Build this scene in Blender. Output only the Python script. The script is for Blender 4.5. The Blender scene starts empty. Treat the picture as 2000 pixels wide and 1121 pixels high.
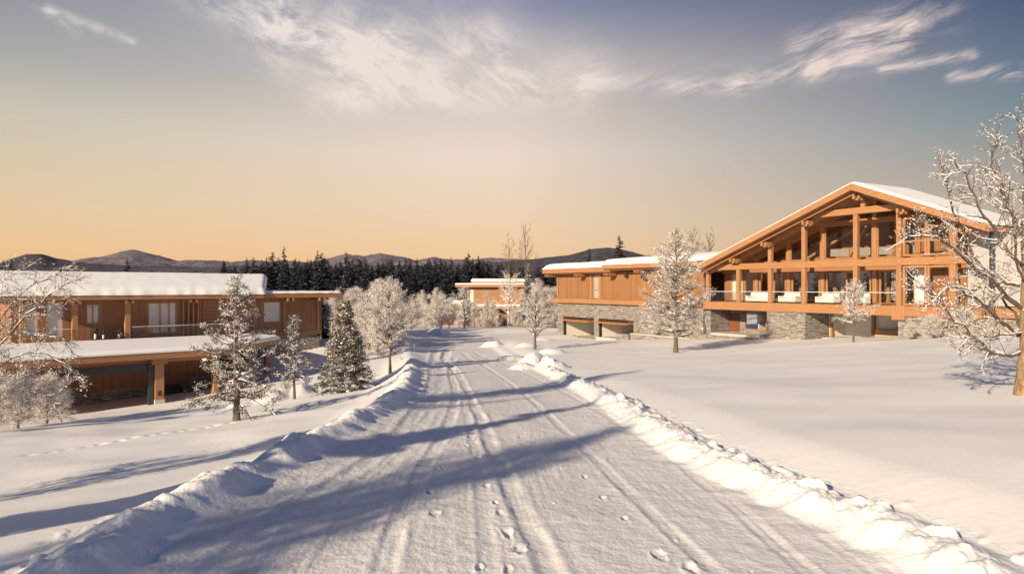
import bpy, math, random
import numpy as np
from mathutils import Vector
S = bpy.context.scene
C = S.collection
F = 1400.0            # focal length in photo pixels, eye at z = 0, looking along +Y
rad = math.radians
# ------------------------------------------------------------------ camera
cam = bpy.data.cameras.new('camera'); camo = bpy.data.objects.new('camera', cam); C.objects.link(camo)
camo.location = (0, 0, 0); camo.rotation_euler = (rad(90), 0, 0)
cam.sensor_width = 36; cam.lens = 36 * F / 2000; cam.clip_start = .1; cam.clip_end = 30000
S.camera = camo
S.view_settings.view_transform = 'Standard'; S.view_settings.look = 'None'; S.view_settings.gamma = 1
S.view_settings.exposure = 0.47
# ------------------------------------------------------------------ sun
SUN_AZ = 37.0; SUN_EL = 20.0
sh = (math.sin(rad(SUN_AZ)), math.cos(rad(SUN_AZ)))      # horizontal direction the light travels
sd = Vector((sh[0]*math.cos(rad(SUN_EL)), sh[1]*math.cos(rad(SUN_EL)), -math.sin(rad(SUN_EL))))
sl = bpy.data.lights.new('sun', 'SUN'); sl.energy = 5.0; sl.angle = rad(.6); sl.color = (1.0, .82, .58)
so = bpy.data.objects.new('sun', sl); C.objects.link(so)
so.rotation_euler = sd.to_track_quat('-Z', 'Y').to_euler(); so.location = (-30, -30, 30)
# ------------------------------------------------------------------ node helper
class N:
    def __init__(s, tree): s.t = tree; s.n = tree.nodes; s.l = tree.links
    def new(s, typ, **kw):
        x = s.n.new(typ)
        for k, v in kw.items(): setattr(x, k, v)
        return x
    def put(s, sock, v):
        if hasattr(v, 'is_output') or isinstance(v, bpy.types.NodeSocket): s.l.new(v, sock)
        else:
            if isinstance(v, (tuple, list)) and len(v) == 3 and sock.type == 'RGBA': v = (*v, 1)
            sock.default_value = v
    def m(s, op, a, b=None, c=None, clamp=False):
        x = s.new('ShaderNodeMath', operation=op, use_clamp=clamp); s.put(x.inputs[0], a)
        if b is not None: s.put(x.inputs[1], b)
        if c is not None: s.put(x.inputs[2], c)
        return x.outputs[0]
    def mix(s, f, a, b):
        x = s.new('ShaderNodeMix', data_type='RGBA'); s.put(x.inputs[0], f); s.put(x.inputs[6], a); s.put(x.inputs[7], b); return x.outputs[2]
    def ramp(s, f, pts, interp='LINEAR'):
        x = s.new('ShaderNodeValToRGB'); r = x.color_ramp; r.interpolation = interp
        while len(r.elements) < len(pts): r.elements.new(.5)
        for e, (p, c) in zip(r.elements, pts):
            e.position = p; e.color = (*c, 1) if len(c) == 3 else c
        s.put(x.inputs[0], f); return x.outputs[0]
    def noise(s, vec, scale, detail=4, rough=.55, dist=0.0, out=0):
        x = s.new('ShaderNodeTexNoise'); s.put(x.inputs['Vector'], vec); x.inputs['Scale'].default_value = scale
        x.inputs['Detail'].default_value = detail; x.inputs['Roughness'].default_value = rough; x.inputs['Distortion'].default_value = dist
        return x.outputs[out]
    def mr(s, v, a, b, c=0., d=1., smooth=False):
        x = s.new('ShaderNodeMapRange'); x.clamp = True
        if smooth: x.interpolation_type = 'SMOOTHSTEP'
        s.put(x.inputs[0], v)
        for i, q in enumerate((a, b, c, d)): x.inputs[i+1].default_value = q
        return x.outputs[0]
    def comb(s, x_, y_, z_):
        x = s.new('ShaderNodeCombineXYZ'); s.put(x.inputs[0], x_); s.put(x.inputs[1], y_); s.put(x.inputs[2], z_); return x.outputs[0]
def lin(r, g, b):
    f = lambda c: (c/255/12.92) if c/255 <= .04045 else ((c/255+.055)/1.055)**2.4
    return (f(r), f(g), f(b))
# ------------------------------------------------------------------ world
W = bpy.data.worlds.new('World'); S.world = W; W.use_nodes = True; W.node_tree.nodes.clear()
w = N(W.node_tree)
tc = w.new('ShaderNodeTexCoord'); sp = w.new('ShaderNodeSeparateXYZ'); w.l.new(tc.outputs['Generated'], sp.inputs[0])
dx, dy, dz = sp.outputs
hz = w.m('MAXIMUM', w.m('SQRT', w.m('ADD', w.m('MULTIPLY', dx, dx), w.m('MULTIPLY', dy, dy))), .02)
el = w.m('DIVIDE', dz, hz)                         # tangent of the elevation
e01 = w.mr(el, -.02, .6)
side = w.mr(w.m('DIVIDE', dx, hz), -.62, .62, smooth=False)
left = w.ramp(e01, [(0, lin(240, 178, 118)), (.05, lin(239, 184, 128)), (.11, lin(236, 196, 148)), (.19, lin(227, 200, 160)), (.28, lin(214, 197, 169)), (.37, lin(198, 192, 174)), (.465, lin(167, 168, 164)), (.56, lin(148, 152, 158)), (1, lin(95, 112, 140))])
midc = w.ramp(e01, [(0, lin(246, 180, 116)), (.05, lin(244, 187, 128)), (.11, lin(241, 200, 155)), (.2, lin(237, 209, 178)), (.33, lin(235, 216, 198)), (.45, lin(212, 198, 186)), (.56, lin(186, 180, 180)), (.66, lin(140, 144, 166)), (1, lin(84, 102, 142))])
right = w.ramp(e01, [(0, lin(226, 184, 142)), (.07, lin(208, 180, 148)), (.16, lin(184, 168, 148)), (.25, lin(156, 152, 144)), (.35, lin(114, 132, 141)), (.45, lin(86, 108, 132)), (.56, lin(58, 79, 114)), (.7, lin(46, 66, 108)), (1, lin(38, 58, 102))])
front = w.mix(w.mr(side, 0, .42), left, w.mix(w.mr(side, .5, 1), midc, right))
back = w.ramp(e01, [(0, lin(146, 151, 164)), (.3, lin(126, 139, 166)), (.6, lin(102, 121, 160)), (1, lin(76, 98, 150))])
base = w.mix(w.mr(dy, -.15, .45, smooth=True), back, front)
# clouds : direction seen from the place
sy = w.m('MAXIMUM', dy, .08)
u = w.m('DIVIDE', dx, sy); v = w.m('DIVIDE', dz, sy)
def seg(x0, y0, x1, y1, wd, amp=1.0, p=2.0):
    a = ((x0-1000)/F, (560-y0)/F); b = ((x1-1000)/F, (560-y1)/F); wd = wd/F
    ex, ey = b[0]-a[0], b[1]-a[1]; L2 = ex*ex+ey*ey
    px_ = w.m('SUBTRACT', u, a[0]); py_ = w.m('SUBTRACT', v, a[1])
    t = w.m('ADD', w.m('MULTIPLY', px_, ex/L2), w.m('MULTIPLY', py_, ey/L2), clamp=True)
    qx = w.m('SUBTRACT', px_, w.m('MULTIPLY', t, ex)); qy = w.m('SUBTRACT', py_, w.m('MULTIPLY', t, ey))
    d2 = w.m('ADD', w.m('MULTIPLY', qx, qx), w.m('MULTIPLY', qy, qy))
    return w.m('MULTIPLY', w.m('EXPONENT', w.m('MULTIPLY', d2, -1/(wd*wd))), amp)
def total(L):
    r = L[0]
    for q in L[1:]: r = w.m('ADD', r, q)
    return r
warp = w.noise(w.comb(u, v, 0), 5, 3, .5, out=1)
sw = w.new('ShaderNodeSeparateColor'); w.l.new(warp, sw.inputs[0])
uu = w.m('ADD', u, w.m('MULTIPLY', w.m('SUBTRACT', sw.outputs[0], .5), .05)); vv = w.m('ADD', v, w.m('MULTIPLY', w.m('SUBTRACT', sw.outputs[1], .5), .06))
# left part streams down to the right, right part streams up to the right
n1 = w.noise(w.comb(w.m('ADD', w.m('MULTIPLY', uu, 6.0), w.m('MULTIPLY', vv, -5)), w.m('ADD', w.m('MULTIPLY', vv, 13), w.m('MULTIPLY', uu, 7)), 3.1), 1.7, 12, .68, .35)
n2 = w.noise(w.comb(w.m('MULTIPLY', uu, 4.5), w.m('ADD', w.m('MULTIPLY', vv, 22), w.m('MULTIPLY', uu, -6.5)), 7.7), 2.1, 12, .72, .25)
nn = w.m('ADD', w.m('MULTIPLY', n1, w.mr(u, .25, 0)), w.m('MULTIPLY', n2, w.mr(u, 0, .25)))
strong = total([seg(430, -20, 560, 70, 52, .9), seg(560, 60, 740, 130, 50, .95), seg(700, 70, 850, 130, 65, .6), seg(950, 90, 990, 150, 46, 1.0), seg(640, 190, 1140, 178, 38, .85),
                seg(1130, 110, 1170, 130, 40, .3), seg(1140, 160, 1440, 168, 18, .85), seg(1440, 165, 1600, 130, 20, 1.1), seg(1590, 140, 1770, 88, 19, 1.0), seg(1560, 90, 1780, 50, 26, .8), seg(1660, 70, 1850, 20, 34, .5),
                seg(1725, 132, 1900, 108, 11, .95), seg(1860, 146, 1990, 140, 13, 1.05), seg(75, 5, 150, 62, 12, .55), seg(90, 18, 258, 80, 9, .75)])
veil = total([seg(400, -60, 900, 60, 110, .28), seg(600, 120, 1100, 150, 75, .30), seg(1100, 140, 1700, 120, 40, .14)])
c1 = w.m('MULTIPLY', strong, w.mr(nn, .40, .66, smooth=False))
c2 = w.m('MULTIPLY', veil, w.mr(nn, .2, .75, .35, 1.15))
cf = w.m('MULTIPLY', w.m('ADD', c1, c2, clamp=True), w.mr(dy, .1, .4))
cloudcol = w.mix(w.mr(u, -.5, .6), lin(240, 229, 220), lin(236, 214, 204))
sky2 = w.mix(w.m('MULTIPLY', cf, .95), base, cloudcol)
nish = w.new('ShaderNodeTexSky', sky_type='NISHITA', sun_disc=False, sun_elevation=rad(SUN_EL), sun_rotation=rad(180+SUN_AZ))
nb = w.new('ShaderNodeBackground'); w.l.new(nish.outputs[0], nb.inputs[0]); nb.inputs[1].default_value = .004
zen = w.mr(el, .45, 1.3, 1, .55); sky2 = w.mix(zen, (0, 0, 0), sky2)
cb = w.new('ShaderNodeBackground'); w.l.new(sky2, cb.inputs[0]); cb.inputs[1].default_value = .70
ad = w.new('ShaderNodeAddShader'); w.l.new(nb.outputs[0], ad.inputs[0]); w.l.new(cb.outputs[0], ad.inputs[1])
wo = w.new('ShaderNodeOutputWorld'); w.l.new(ad.outputs[0], wo.inputs[0])
W.cycles.sampling_method = 'MANUAL'; W.cycles.sample_map_resolution = 512
# ------------------------------------------------------------------ materials
def mat(name):
    m = bpy.data.materials.new(name); m.use_nodes = True; m.node_tree.nodes.clear(); n = N(m.node_tree)
    out = n.new('ShaderNodeOutputMaterial'); b = n.new('ShaderNodeBsdfPrincipled'); n.l.new(b.outputs[0], out.inputs[0])
    n.b = b; n.out = out; n.co = n.new('ShaderNodeTexCoord').outputs['Object']; return m, n
def bump(n, h, dist, strength=1.0):
    x = n.new('ShaderNodeBump'); n.put(x.inputs['Height'], h); x.inputs['Distance'].default_value = dist; x.inputs['Strength'].default_value = strength
    n.l.new(x.outputs[0], n.b.inputs['Normal'])
def simple(name, col, rough=.7, var=.12, scale=3., bd=0.0):
    m, n = mat(name)
    nz = n.noise(n.co, scale, 5, .6)
    n.put(n.b.inputs['Base Color'], n.mix(nz, tuple(c*(1-var*1.6) for c in col), tuple(min(1, c*(1+var*1.6)) for c in col)))
    n.b.inputs['Roughness'].default_value = rough
    if bd: bump(n, n.noise(n.co, scale*4, 5, .6), bd)
    return m
def m_snow(name, col=(.84, .84, .85), fine=.012, chunk=0.0):
    m, n = mat(name)
    a = n.noise(n.co, .8, 4, .6)
    n.put(n.b.inputs['Base Color'], n.mix(a, tuple(c*.955 for c in col), tuple(min(.95, c*1.03) for c in col)))
    n.b.inputs['Roughness'].default_value = .62; n.b.inputs['Specular IOR Level'].default_value = .25
    h = n.m('ADD', n.m('MULTIPLY', n.noise(n.co, 38, 3, .6), .35), n.noise(n.co, 7, 5, .62))
    if chunk: h = n.m('ADD', h, n.m('MULTIPLY', n.noise(n.co, 3.2, 6, .65), chunk))
    bump(n, h, fine); return m
SNOW = m_snow('snow', (.87, .855, .835), .006); SNOWROAD = m_snow('packed_snow', (.77, .755, .745), .02, 1.2); SNOWBANK = m_snow('heaped_snow', (.89, .875, .86), .018, 1.5)
SNOWROOF = m_snow('roof_snow', (.93, .92, .905), .008)
def m_wood(name, col, board=.0, axis='x', groove=.1, rough=.55):
    m, n = mat(name)
    s = n.new('ShaderNodeSeparateXYZ'); n.l.new(n.co, s.inputs[0]); x, y, z = s.outputs
    along = n.comb(n.m('MULTIPLY', x, 3.0), n.m('MULTIPLY', y, 3.0), n.m('MULTIPLY', z, 3.0))
    g = n.noise(n.comb(n.m('MULTIPLY', x, 9 if axis == 'x' else .6), n.m('MULTIPLY', y, 9), n.m('MULTIPLY', z, .6 if axis == 'x' else 9)), 1.6, 6, .65, .3)
    c = n.ramp(g, [(.25, tuple(q*.66 for q in col)), (.5, col), (.75, tuple(q*1.22 for q in col))])
    big = n.noise(n.co, .35, 3, .5); c = n.mix(n.mr(big, .3, .7, 0, .35), c, tuple(q*.72 for q in col))
    h = g
    if board:
        ax = n.m('ADD', x, n.m('MULTIPLY', y, 1.0)) if axis == 'x' else z
        q = n.m('DIVIDE', ax, board); fl = n.m('FLOOR', q); fr = n.m('SUBTRACT', q, fl)
        wn = n.new('ShaderNodeTexWhiteNoise', noise_dimensions='1D'); n.l.new(fl, wn.inputs['W'])
        c = n.mix(n.m('MULTIPLY', wn.outputs[0], .42), c, tuple(q_*.5 for q_ in col))
        line = n.m('LESS_THAN', fr, groove)
        c = n.mix(n.m('MULTIPLY', line, .62), c, tuple(q_*.25 for q_ in col))
        h = n.m('SUBTRACT', n.m('MULTIPLY', g, .15), line)
    n.put(n.b.inputs['Base Color'], c); n.b.inputs['Roughness'].default_value = rough
    bump(n, h, .02 if board else .004); return m
CED = (.37, .175, .072); CED2 = (.36, .165, .075)
TIMBER = m_wood('cedar_timber', (.39, .19, .082), axis='z'); TIMBERV = m_wood('cedar_post', (.39, .19, .082)); SIDING = m_wood('cedar_siding', CED, .165)
SIDING2 = m_wood('darker_cedar_siding', CED2, .155); SOFFIT = m_wood('cedar_soffit', (.46, .25, .13), .2); HSLAT = m_wood('slatted_door', CED2, .12, 'z')
TIMBER2 = m_wood('weathered_timber', (.33, .155, .068), axis='z')
def m_stone(name, cols, bw=.55, bh=.13):
    m, n = mat(name)
    s = n.new('ShaderNodeSeparateXYZ'); n.l.new(n.co, s.inputs[0]); x, y, z = s.outputs
    wv = n.noise(n.co, 2.2, 3, .5)
    zz = n.m('ADD', z, n.m('MULTIPLY', wv, .13))
    b = n.new('ShaderNodeTexBrick', offset=.37, offset_frequency=2, squash=.6, squash_frequency=3)
    n.l.new(n.comb(n.m('ADD', x, y), zz, 0), b.inputs['Vector'])
    b.inputs['Color1'].default_value = (0, 0, 0, 1); b.inputs['Color2'].default_value = (1, 1, 1, 1); b.inputs['Mortar'].default_value = (.5, .5, .5, 1)
    b.inputs['Scale'].default_value = 1; b.inputs['Mortar Size'].default_value = .014; b.inputs['Mortar Smooth'].default_value = .3
    b.inputs['Brick Width'].default_value = bw; b.inputs['Row Height'].default_value = bh
    c = n.ramp(b.outputs['Color'], [(0, cols[0]), (.3, cols[1]), (.55, cols[2]), (.8, cols[3]), (1, cols[4])])
    nz = n.noise(n.co, 9, 6, .65)
    c = n.mix(n.mr(nz, .3, .75, 0, .5), c, cols[1]); c = n.mix(b.outputs['Fac'], c, (.05, .045, .04))
    n.put(n.b.inputs['Base Color'], c); n.b.inputs['Roughness'].default_value = .85
    bump(n, n.m('ADD', n.m('MULTIPLY', b.outputs['Fac'], -1.), n.m('ADD', n.m('MULTIPLY', b.outputs['Color'], .7), n.m('MULTIPLY', nz, .5))), .06); return m
STONE = m_stone('ledge_stone', [(.16, .135, .12), (.29, .26, .24), (.40, .36, .33), (.30, .25, .20), (.52, .48, .44)])
def m_glass(name, tint=(.97, .97, .96), rough=.0, refl=.42):
    m, n = mat(name); n.n.remove(n.b)
    t = n.new('ShaderNodeBsdfTransparent'); t.inputs[0].default_value = (*tint, 1)
    g = n.new('ShaderNodeBsdfGlossy'); g.inputs['Roughness'].default_value = rough; g.inputs[0].default_value = (.9, .9, .9, 1)
    fr = n.new('ShaderNodeFresnel'); fr.inputs[0].default_value = 1.5
    mx = n.new('ShaderNodeMixShader'); n.l.new(n.m('MULTIPLY', fr.outputs[0], refl), mx.inputs[0]); n.l.new(t.outputs[0], mx.inputs[1]); n.l.new(g.outputs[0], mx.inputs[2])
    n.l.new(mx.outputs[0], n.out.inputs[0]); return m
GLASS = m_glass('window_glass'); RAILGLASS = m_glass('rail_glass', (.95, .96, .955))
PLASTER = simple('pale_plaster', (.78, .74, .68), .8, .05, 1.5); CURTAIN = simple('white_curtain', (.86, .83, .80), .8, .04, 2)
DARK = simple('dark_metal', (.035, .037, .04), .45, .1); CONC = simple('pale_concrete', (.50, .47, .43), .85, .12, 2, .004); SOFAM = simple('cream_upholstery', (.82, .77, .70), .9, .04, 4)
RAIL = simple('rail_cap', (.75, .75, .74), .35, .03); CANDLE = simple('candle_wax', (.8, .76, .68), .5, .03); LAMPM = simple('lamp_grey', (.16, .17, .18), .5, .05)
def m_bark(name, a, b):
    m, n = mat(name); s = n.new('ShaderNodeSeparateXYZ'); n.l.new(n.co, s.inputs[0])
    nz = n.noise(n.comb(n.m('MULTIPLY', s.outputs[0], 14), n.m('MULTIPLY', s.outputs[1], 14), n.m('MULTIPLY', s.outputs[2], 4)), 1, 6, .7, .6)
    n.put(n.b.inputs['Base Color'], n.mix(n.mr(nz, .35, .65), a, b)); n.b.inputs['Roughness'].default_value = .9; bump(n, nz, .03); return m
BARK = m_bark('grey_brown_bark', (.06, .042, .032), (.20, .145, .105)); BARKL = m_bark('tan_bark', (.16, .10, .055), (.42, .30, .18)); TWIG = m_bark('twig_bark', (.075, .052, .042), (.17, .125, .095))
FROST = simple('hoar_frost', (.66, .61, .57), .7, .1, 5); FROSTB = simple('packed_branch_snow', (.84, .82, .82), .6, .04, 4)
NEEDLE = simple('pine_needles', (.05, .048, .030), .8, .35, 6); NEEDLE2 = simple('dry_needles', (.12, .092, .05), .8, .3, 6)
def m_spruce(name, col, snow=.35):
    m, n = mat(name); g = n.new('ShaderNodeNewGeometry'); s = n.new('ShaderNodeSeparateXYZ'); n.l.new(g.outputs['Normal'], s.inputs[0])
    nz = n.noise(n.co, 3.0, 5, .7); c = n.mix(nz, tuple(q*.5 for q in col), tuple(q*1.6 for q in col))
    f = n.m('MULTIPLY', n.mr(n.noise(n.co, 2.2, 5, .75), .60-snow*.25, .70-snow*.1), n.mr(n.m('ABSOLUTE', s.outputs[2]), .15, .5))
    n.put(n.b.inputs['Base Color'], n.mix(f, c, (.55, .58, .66))); n.b.inputs['Roughness'].default_value = .9; return m
SPRUCE = m_spruce('dark_spruce', (.008, .013, .020), .05); SPRUCEF = m_spruce('frosted_spruce', (.07, .066, .055), 1.3)
def m_hill(name, a, b, snow):
    m, n = mat(name)
    nz = n.noise(n.co, .05, 10, .8); n3 = n.noise(n.co, .004, 5, .6)
    tr = n.new('ShaderNodeTexVoronoi'); n.l.new(n.co, tr.inputs[0]); tr.inputs['Scale'].default_value = .11
    c = n.mix(n.mr(nz, .35, .65), a, b); c = n.mix(n.m('MULTIPLY', n.mr(tr.outputs[0], .3, .9), .6), c, snow)
    c = n.mix(n.mr(n3, .56, .66, 0, .55), c, snow)  # broad pale patches paint sunlit areas into the hill colour
    n.put(n.b.inputs['Base Color'], c); n.b.inputs['Roughness'].default_value = .95; bump(n, nz, 8); return m
HILL = m_hill('far_mountain', (.075, .062, .082), (.17, .135, .155), (.40, .35, .38)); HILL2 = m_hill('wooded_hill', (.022, .026, .042), (.075, .066, .085), (.17, .16, .19))
# ------------------------------------------------------------------ object helpers
def tag(o, label=None, cat=None, group=None, kind=None):
    if label: o['label'] = label
    if cat: o['category'] = cat
    if group: o['group'] = group
    if kind: o['kind'] = kind
    return o
def thing(name, label, cat, loc=(0, 0, 0), rz=0, group=None):
    o = bpy.data.objects.new(name, None); C.objects.link(o); o.location = loc; o.rotation_euler = (0, 0, rz); o.empty_display_size = .3
    return tag(o, label, cat, group)
def np_obj(name, V, Fc, mats, mi=None, parent=None, smooth=False):
    """V (n,3), Fc list of int arrays (m,k)"""
    me = bpy.data.meshes.new(name); V = np.asarray(V, dtype=np.float32)
    Fc = [np.asarray(f, dtype=np.int32) for f in Fc if len(f)]
    loops = np.concatenate([f.ravel() for f in Fc]); sizes = np.concatenate([np.full(len(f), f.shape[1], np.int32) for f in Fc])
    me.vertices.add(len(V)); me.vertices.foreach_set('co', V.ravel())
    me.loops.add(len(loops)); me.loops.foreach_set('vertex_index', loops)
    me.polygons.add(len(sizes)); st = np.zeros(len(sizes), np.int32); st[1:] = np.cumsum(sizes)[:-1]
    me.polygons.foreach_set('loop_start', st); me.polygons.foreach_set('loop_total', sizes)
    if mi is not None: me.polygons.foreach_set('material_index', np.asarray(mi, np.int32))
    if smooth: me.polygons.foreach_set('use_smooth', np.ones(len(sizes), bool))
    me.update(calc_edges=True); me.validate()
    for m_ in (mats if isinstance(mats, (list, tuple)) else [mats]): me.materials.append(m_)
    o = bpy.data.objects.new(name, me); C.objects.link(o)
    if parent is not None: o.parent = parent
    return o
class MB:
    def __init__(s): s.v = []; s.f = []; s.m = []
    def poly(s, pts, mi=0): n = len(s.v); s.v += [tuple(p) for p in pts]; s.f.append(tuple(range(n, n+len(pts)))); s.m.append(mi)
    def hexa(s, P, mi=0):
        n = len(s.v); s.v += [tuple(p) for p in P]
        for q in ((0, 3, 2, 1), (4, 5, 6, 7), (0, 1, 5, 4), (1, 2, 6, 5), (2, 3, 7, 6), (3, 0, 4, 7)): s.f.append(tuple(n+i for i in q)); s.m.append(mi)
    def box(s, x0, x1, y0, y1, z0, z1, mi=0):
        s.hexa([(x0, y0, z0), (x1, y0, z0), (x1, y1, z0), (x0, y1, z0), (x0, y0, z1), (x1, y0, z1), (x1, y1, z1), (x0, y1, z1)], mi); return s
    def beam(s, p, q, w_, h, mi=0, up=(0, 0, 1)):
        p = Vector(p); q = Vector(q); d = (q-p).normalized(); r = d.cross(Vector(up)).normalized(); t = r.cross(d)
        a = r*w_/2; b = t*h/2
        s.hexa([p-a-b, p+a-b, q+a-b, q-a-b, p-a+b, p+a+b, q+a+b, q-a+b], mi); return s
    def prism(s, poly, y0, y1, mi=0, plane='xz'):
        """polygon (counter-clockwise seen from -y) extruded"""
        n = len(poly)
        if plane == 'xz': A = [(p[0], y0, p[1]) for p in poly]; B = [(p[0], y1, p[1]) for p in poly]
        elif plane == 'xy': A = [(p[0], p[1], y0) for p in poly][::-1]; B = [(p[0], p[1], y1) for p in poly][::-1]
        else: A = [(y0, p[0], p[1]) for p in poly][::-1]; B = [(y1, p[0], p[1]) for p in poly][::-1]
        k = len(s.v); s.v += A+B; s.f.append(tuple(range(k, k+n))); s.m.append(mi); s.f.append(tuple(k+n+i for i in range(n))[::-1]); s.m.append(mi)
        for i in range(n): j = (i+1) % n; s.f.append((k+j, k+i, k+n+i, k+n+j)); s.m.append(mi)
        return s
    def cyl(s, x, y, z0, z1, r0, r1=None, n=12, mi=0):
        r1 = r0 if r1 is None else r1; k = len(s.v)
        for z, r in ((z0, r0), (z1, r1)):
            for i in range(n): a = 2*math.pi*i/n; s.v.append((x+r*math.cos(a), y+r*math.sin(a), z))
        for i in range(n): j = (i+1) % n; s.f.append((k+i, k+j, k+n+j, k+n+i)); s.m.append(mi)
        s.f.append(tuple(k+i for i in range(n))[::-1]); s.m.append(mi); s.f.append(tuple(k+n+i for i in range(n))); s.m.append(mi); return s
    def build(s, name, mats, parent=None, label=None, bevel=0, smooth=False):
        me = bpy.data.meshes.new(name); me.from_pydata(s.v, [], s.f)
        for m_ in (mats if isinstance(mats, (list, tuple)) else [mats]): me.materials.append(m_)
        me.polygons.foreach_set('material_index', s.m)
        if smooth: me.polygons.foreach_set('use_smooth', [True]*len(s.f))
        me.update(); o = bpy.data.objects.new(name, me); C.objects.link(o)
        if parent is not None: o.parent = parent
        if label: o['label'] = label
        if bevel:
            b = o.modifiers.new('bevel', 'BEVEL'); b.width = bevel; b.segments = 2; b.limit_method = 'ANGLE'
        return o
# ------------------------------------------------------------------ noise
rs = np.random.RandomState(7); PERM = rs.permutation(512); GA = rs.rand(512)*2*np.pi
def perlin(x, y, seed=0):
    x = np.asarray(x, float)+seed*17.3; y = np.asarray(y, float)+seed*9.1
    xi = np.floor(x).astype(int); yi = np.floor(y).astype(int); xf = x-xi; yf = y-yi
    def g(i, j, fx, fy): h = GA[(PERM[(i) & 511]+j*7+PERM[(j) & 511]) & 511]; return np.cos(h)*fx+np.sin(h)*fy
    sx = xf*xf*xf*(xf*(xf*6-15)+10); sy_ = yf*yf*yf*(yf*(yf*6-15)+10)
    a = g(xi, yi, xf, yf)*(1-sx)+g(xi+1, yi, xf-1, yf)*sx; b = g(xi, yi+1, xf, yf-1)*(1-sx)+g(xi+1, yi+1, xf-1, yf-1)*sx
    return (a*(1-sy_)+b*sy_)*1.5
def fbm(x, y, o=4, seed=0, g=.5):
    r = 0; a = 1; t = 0
    for i in range(o): r = r+a*perlin(x*2**i, y*2**i, seed+i); t += a; a *= g
    return r/t
# ------------------------------------------------------------------ terrain
ZR = np.array([(-50, -3.2), (10, -3.2), (20, -3.55), (35, -4.3), (50, -4.9), (80, -5.55), (120, -6.2), (400, -8)])
def zroad(Y): return np.interp(Y, ZR[:, 0], ZR[:, 1])
ROAD = np.array([(.6, -40, 4.2), (.3, -10, 4.2), (.1, 4, 4.2), (.05, 8, 4.25), (-.18, 10.3, 3.95), (-.36, 14, 3.4), (-.3, 21, 2.95), (-.75, 28, 2.9), (-1.45, 34.6, 3.0), (-2.95, 47, 3.2), (-4.6, 59, 3.4), (-5.6, 70, 3.6), (-4.6, 80, 3.8), (-1.2, 87, 3.7), (4, 91.5, 3.5), (9, 95, 3.2), (16, 101, 3.), (26, 112, 3.)])
def dense(P, n=14):
    out = []
    for i in range(len(P)-1):
        p0 = P[max(i-1, 0)]; p1 = P[i]; p2 = P[i+1]; p3 = P[min(i+2, len(P)-1)]
        for k in range(n):
            t = k/n; out.append(.5*((2*p1)+(-p0+p2)*t+(2*p0-5*p1+4*p2-p3)*t*t+(-p0+3*p1-3*p2+p3)*t**3))
    out.append(P[-1]); return np.array(out)
RD = dense(ROAD, 5)
def nearest(X, Y, P):
    """signed lateral distance (+ right), along-distance, interpolated 3rd column"""
    best = np.full(X.shape, 1e9); sg = np.zeros(X.shape); al = np.zeros(X.shape); w3 = np.zeros(X.shape); acc = 0
    for i in range(len(P)-1):
        a = P[i]; b = P[i+1]; ex, ey = b[0]-a[0], b[1]-a[1]; L = math.hypot(ex, ey)
        t = np.clip(((X-a[0])*ex+(Y-a[1])*ey)/(L*L), 0, 1); qx = X-a[0]-t*ex; qy = Y-a[1]-t*ey; d = np.hypot(qx, qy)
        mk = d < best; best = np.where(mk, d, best); cr = (X-a[0])*ey-(Y-a[1])*ex
        sg = np.where(mk, np.sign(cr), sg); al = np.where(mk, acc+t*L, al)
        if P.shape[1] > 2: w3 = np.where(mk, a[2]+t*(b[2]-a[2]), w3)
        acc += L
    return best*sg, al, w3
CP = [(-6, 8, -3.0), (-9, 12, -3.75), (-13, 18, -4.45), (-10.1, 26.4, -5.0), (-8, 20, -4.35), (-20, 27.5, -5.6), (-19.7, 40.6, -6.7), (-30, 38, -6.9), (-14, 36, -6.0), (-25, 50, -6.9), (-15.3, 60.7, -4.9), (-10.5, 34.5, -5.3), (-8.2, 35.3, -5.1), (-6.7, 40, -5.0),
      (-14.5, 50.8, -5.9), (-12.9, 60, -5.6), (-13, 100, -5.9), (-7.7, 10.8, -3.4), (-5.5, 24, -4.1), (12.7, 18, -2.67), (6, 12, -2.85), (6.2, 16, -2.95), (10, 9, -2.55), (21.4, 45, -3.53), (11.4, 50, -4.57), (1.9, 60, -5.1), (.8, 55, -4.95), (.3, 66, -5.15), (3, 76, -5.6), (5.9, 92.4, -6.4), (4, 84, -6.2), (9, 78, -5.9),
      (13.9, 78.6, -5.75), (19, 70, -5.0), (14, 66, -5.0), (23.5, 62.2, -4.5), (27, 56.2, -4.1), (30.6, 50.1, -3.5), (28, 38, -2.7), (18, 28, -2.9), (8, 28, -3.6), (6, 38, -4.2), (40, 50, -2.9), (45, 80, -4.3), (60, 100, -3), (30, 110, -6), (0, 120, -6.6), (-60, 120, -7),
      (60, 150, -5), (0, 160, -7.5), (-80, 60, -7.5), (-40, 25, -6.2), (-60, 0, -5.5), (0, -20, -3.1), (30, 0, -2.3), (60, 30, -2), (-20, 0, -4.0), (150, 150, -4), (-150, 150, -9), (-150, -50, -7), (150, -50, -2), (0, -150, -4), (0, 260, -9)]
CP += [(r[0], r[1], float(zroad(r[1]))) for r in ROAD if r[1] > -30]
CP = np.array(CP)
def tps(r2): return np.where(r2 > 1e-9, r2*np.log(np.maximum(r2, 1e-9))*.5, 0)
_n = len(CP); K = tps((CP[:, None, 0]-CP[None, :, 0])**2+(CP[:, None, 1]-CP[None, :, 1])**2)+np.eye(_n)*6.0
Pm = np.c_[np.ones(_n), CP[:, :2]]; A_ = np.block([[K, Pm], [Pm.T, np.zeros((3, 3))]]); SOL = np.linalg.solve(A_, np.r_[CP[:, 2], 0, 0, 0])
RHO = (19.0, 70.0); RHA = math.atan2(-.863, .505); LHO = (-27.1, 50.0); LHA = math.atan2(.67, .74)
def local(X, Y, O, A): c, s = math.cos(A), math.sin(A); x = X-O[0]; y = Y-O[1]; return x*c+y*s, -x*s+y*c
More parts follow.
